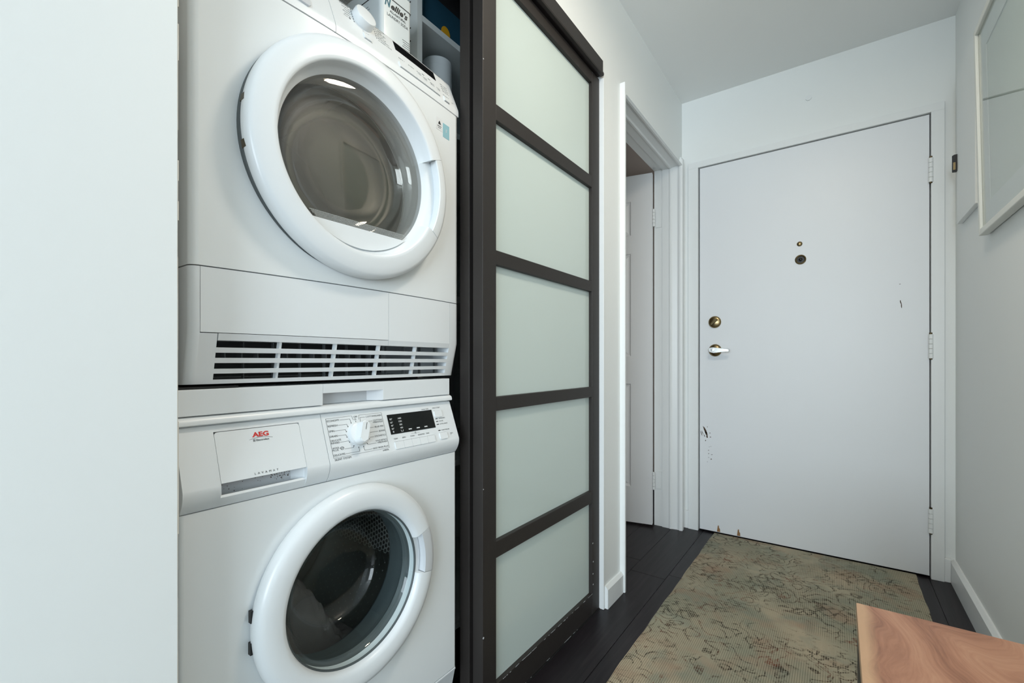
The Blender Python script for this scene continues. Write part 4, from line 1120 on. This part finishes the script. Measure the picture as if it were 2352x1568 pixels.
# ================================================================== things in the closet
# shelf unit beside the machines
su = empty('shelf_unit', (-1.22, 1.24, 0.0), 'white melamine shelf unit with peg holes in the closet', 'shelf unit')
SX, SB = -0.982, -1.49
b = nb(); box(b, SB, SX, 0.8935, 0.9125, 0.0, 2.40); sp1 = obj('side_panel', b, SHELFW, su)
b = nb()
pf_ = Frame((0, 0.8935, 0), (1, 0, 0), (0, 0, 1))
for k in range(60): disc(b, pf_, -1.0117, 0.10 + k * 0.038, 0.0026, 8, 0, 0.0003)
tag(obj('painted_peg_holes', b, BLACK, sp1), kind='stuff')  # flat black discs; the darkness inside the holes is painted
b = nb(); box(b, SB, SX, 1.58, 1.60, 0.0, 2.40); obj('side_panel', b, SHELFW, su)
for z in (0.10, 0.62, 1.14, 1.660, 1.944, 2.38):
    b = nb(); box(b, SB, SX - 0.001, 0.9125, 1.58, z, z + 0.018); obj('shelf', b, SHELFW, su)
b = nb(); box(b, SB, SB + 0.006, 0.9125, 1.58, 0.1, 2.38); obj('back_panel', b, SHELFG, su)
# teal bag with yellow dot in the upper compartment
sb = empty('storage_bag', (-1.17, 1.22, 1.962), 'dark teal fabric bag with yellow dot on closet shelf', 'bag')
b = nb(); box(b, -1.42, -1.005, 0.93, 1.52, 1.962, 2.32, 0.012, 3)
for v in b.verts: v.co.x += 0.006 * math.sin(9 * v.co.y) * (v.co.z - 1.962) * 4
obj('bag_body', b, TEALF, sb, 50)
b = nb(); box(b, -1.40, -0.996, 0.94, 1.50, 2.06, 2.35, 0.025, 3); obj('bag_flap', b, BLACKF, sb, 50)
b = nb(); fz = Frame((-1.0045, 0, 0), (0, 1, 0), (0, 0, 1)); slab(b, fz, [(1.032 + 0.019 * math.cos(2 * PI * k / 24), 1.986 + 0.021 * math.sin(2 * PI * k / 24)) for k in range(24)], 0, 0.0015); obj('yellow_dot', b, YEL, sb)
# white canister
cn = empty('canister', (-1.071, 1.061, 1.678), 'plain white round canister on the shelf below the teal bag', 'canister')
b = nb(); N = 40
pr = [(0.0, 1.678), (0.047, 1.678), (0.049, 1.681), (0.049, 1.904)]
def zl(bm, pr, cx, cy, n=40):
    R_ = [[bm.verts.new((cx + r * math.cos(2 * PI * i / n), cy + r * math.sin(2 * PI * i / n), z)) for r, z in pr] for i in range(n)]
    for i in range(n):
        A, B = R_[i], R_[(i + 1) % n]
        for j in range(len(pr) - 1): bm.faces.new((A[j], A[j + 1], B[j + 1], B[j]))
    bmesh.ops.remove_doubles(bm, verts=bm.verts[:], dist=1e-7); return bm
zl(b, pr, -1.071, 1.061); obj('canister_body', b, ROLL, cn, 40)
b = nb(); zl(b, [(0.049, 1.904), (0.0492, 1.9042), (0.0492, 1.925), (0.0475, 1.928), (0, 1.928)], -1.071, 1.061); obj('canister_lid', b, ROLL, cn, 40)
# laundry soda tin on the dryer
tn = empty('laundry_tin', (-0.99, 0.775, 1.7027), 'white laundry soda tin with teal script on top of the dryer', 'tin')
TX, TY0, TY1 = -0.925, 0.722, 0.822
def tin(z0, z1, g):
    b = nb(); pts = [(px, py) for px, py in rrect(0.15 + g, (TY1 - TY0) + g, 0.012 + g / 2, 5, TX - 0.075, (TY0 + TY1) / 2)]
    prism_z(b, pts, z0, z1); return b
ZT = 1.696
b = tin(1.7027, 1.876, 0.0); obj('tin_body', b, TIN, tn, 40)
b = tin(1.8775, 1.907, 0.0025); obj('tin_lid', b, TIN, tn, 40)
b = tin(1.876, 1.8775, 0.0022); obj('tin_rim', b, INK, tn)
tf = Frame((TX, 0, 0), (0, 1, 0), (0, 0, 1))
b = nb(); text(b, tf, 'N', 0.7330, 1.8525, 0.0215, 0.019, bold=0.03, shear=0.25); obj('script_initial', b, TEAL, tn)
b = nb(); text(b, tf, 'ellie\'s', 0.7525, 1.8525, 0.0155, 0.055, bold=0.03, shear=0.3)
obj('script_lettering', b, INK, tn); b = nb()
text(b, tf, 'ALL-NATURAL', 0.7490, 1.8415, 0.0060, 0.052, bold=0.01); text(b, tf, 'LAUNDRY SODA', 0.7405, 1.8290, 0.0072, 0.068)
obj('tin_lettering', b, INK, tn); b = nb()
for k in range(9): stroke(b, tf, [(0.790 + (k % 3) * 0.002, 1.795 - k * 0.0055), (0.813, 1.795 - k * 0.0055)], 0.0010)
tag(obj('small_print', b, INK, tn), 'lines of small print', kind='stuff')
tf2 = Frame((0, TY0, 0), (1, 0, 0), (0, 0, 1)); b = nb()
for k in range(16): stroke(b, tf2, [(-1.055, 1.868 - k * 0.0078), (-1.055 + 0.05 + 0.035 * random.random(), 1.868 - k * 0.0078)], 0.0011)
tag(obj('side_print', b, INKG, tn), 'lines of small print', kind='stuff')

# ================================================================== corridor things
# rug
b = nb(); N1, N2 = 40, 130
RX0, RX1, RY0, RY1 = -0.555, 0.281, -0.35, 2.679
top = []
for i in range(N1 + 1):
    row = []
    for j in range(N2 + 1):
        u, v = i / N1, j / N2
        x = RX0 + (RX1 - RX0) * u; y = RY0 + (RY1 - RY0) * v
        if i in (0, N1): x += 0.0012 * math.sin(17 * y) + 0.0008 * math.sin(41 * y)
        e = min(1.0, min(u, 1 - u) * 40, min(v, 1 - v) * 130)
        row.append(b.verts.new((x, y, 0.0035 + 0.0045 * e)))
    top.append(row)
for i in range(N1):
    for j in range(N2): b.faces.new((top[i][j], top[i + 1][j], top[i + 1][j + 1], top[i][j + 1]))
r_ = bmesh.ops.extrude_face_region(b, geom=b.faces[:])
for v in [e for e in r_['geom'] if isinstance(e, bmesh.types.BMVert)]: v.co.z = 0.0004
tag(obj('runner_rug', b, RUGM, smooth=60), 'worn beige-green runner rug with faded floral pattern before the entry door', 'rug')

# bench
BX0, BX1, BY0, BY1, BZ = 0.031, 0.390, 0.16, 1.181, 0.450
bn = empty('bench', ((BX0 + BX1) / 2, (BY0 + BY1) / 2, 0.0), 'walnut-topped bench with black sides standing by the wall', 'bench')
b = nb(); box(b, BX0, BX1, BY0, BY1, BZ - 0.028, BZ, 0.0015)
bt = obj('bench_top', b, WALNUT, bn)
for xa, xb in ((BX0 + 0.002, BX0 + 0.020), (BX1 - 0.020, BX1 - 0.002)):
    b = nb(); box(b, xa, xb, BY0 + 0.003, BY1 - 0.003, 0.0085, BZ - 0.028, 0.001); obj('side_panel', b, BLACK, bn)
for ya, yb in ((BY0 + 0.003, BY0 + 0.021), (BY1 - 0.021, BY1 - 0.003)):
    b = nb(); box(b, BX0 + 0.020, BX1 - 0.020, ya, yb, 0.0085, BZ - 0.028, 0.001); obj('end_panel', b, BLACK, bn)
b = nb(); box(b, BX0 + 0.020, BX1 - 0.020, BY0 + 0.021, BY1 - 0.021, 0.03, 0.045); obj('bottom_panel', b, BLACK, bn)

# picture on the right wall, leaning out a little at its top
PZ0, PZ1, PYF, PYN = 1.372, 2.06, 2.150, 1.25
pc = empty('framed_picture', (XR, (PYF + PYN) / 2, PZ0), 'large white-framed pale print hanging above the bench', 'picture')
lean = math.radians(1.1)
def plean(c):
    dz = c.z - PZ0; return Vector((c.x - dz * math.tan(lean), c.y, c.z))
def pbox(x0, x1, y0, y1, z0, z1, bev=0):
    b = nb(); box(b, x0, x1, y0, y1, z0, z1, bev); return b
FX0, FX1, FW = XR - 0.026, XR - 0.003, 0.020
b = pbox(FX0, FX1, PYF - FW, PYF, PZ0, PZ1, 0.002); obj('frame_side', b, FRAMEW, pc, warp=plean)
b = pbox(FX0, FX1, PYN, PYN + FW, PZ0, PZ1, 0.002); obj('frame_side', b, FRAMEW, pc, warp=plean)
b = pbox(FX0, FX1, PYN + FW, PYF - FW, PZ0, PZ0 + FW, 0.002); obj('frame_side', b, FRAMEW, pc, warp=plean)
b = pbox(FX0, FX1, PYN + FW, PYF - FW, PZ1 - FW, PZ1, 0.002); obj('frame_side', b, FRAMEW, pc, warp=plean)
MW = 0.075
b = nb()
for y0, y1, z0, z1 in ((PYF - FW - MW, PYF - FW, PZ0 + FW, PZ1 - FW), (PYN + FW, PYN + FW + MW, PZ0 + FW, PZ1 - FW), (PYN + FW + MW, PYF - FW - MW, PZ0 + FW, PZ0 + FW + MW), (PYN + FW + MW, PYF - FW - MW, PZ1 - FW - MW, PZ1 - FW)):
    box(b, XR - 0.0150, XR - 0.0125, y0, y1, z0, z1)
obj('mat_board', b, MATB, pc, warp=plean)
b = pbox(XR - 0.0120, XR - 0.0105, PYN + FW, PYF - FW, PZ0 + FW, PZ1 - FW); obj('print', b, ART, pc, warp=plean)
b = pbox(XR - 0.0185, XR - 0.0175, PYN + FW, PYF - FW, PZ0 + FW, PZ1 - FW); obj('glass', b, PICG, pc, warp=plean)

# shallow cover on the right wall near the entry door
b = nb(); box(b, 0.3925, XR - 0.0005, 2.245, 2.548, 1.508, 2.12, 0.0015)
tag(obj('panel_cover', b, PAINT), 'shallow white-painted panel cover beside the framed picture', 'panel cover')
kh = empty('key_holder', (0.386, 2.56, 1.725), 'small black holder with brass insert on the panel cover edge', 'holder')
b = nb(); prism_z(b, [(0.3925, 2.535), (0.3835, 2.535), (0.3785, 2.548), (0.3925, 2.552)], 1.722, 1.790); obj('holder_case', b, BLACK, kh)
b = nb(); box(b, 0.3800, 0.3868, 2.5325, 2.5355, 1.728, 1.758); obj('brass_insert', b, BRASS, kh)

# flush ceiling lamp over the corridor, above the photograph's upper edge: source of the warm glow over the closet header
LX, LYY = -0.02, 1.06
cl = empty('ceiling_lamp_offscreen', (LX, LYY, H), 'unseen round flush ceiling lamp over the corridor beside the closet header', 'lamp')
b = nb(); zl(b, [(0, H), (0.15, H), (0.15, H - 0.025), (0.14, H - 0.03)], LX, LYY); obj('lamp_base_offscreen', b, TRIM, cl, 40)
b = nb(); zl(b, [(0.14, H - 0.03), (0.135, H - 0.055), (0.11, H - 0.075), (0.06, H - 0.088), (0, H - 0.092)], LX, LYY); obj('lamp_shade_offscreen', b, LAMP, cl, 60)
pl = bpy.data.lights.new('ceiling_lamp_light_offscreen', 'AREA'); pl.shape = 'DISK'; pl.size = 0.26; pl.energy = 7.0; pl.color = (1.0, 0.89, 0.75)
po = bpy.data.objects.new('ceiling_lamp_light_offscreen', pl); COL.objects.link(po); po.location = (0, 0, -0.1); po.parent = cl
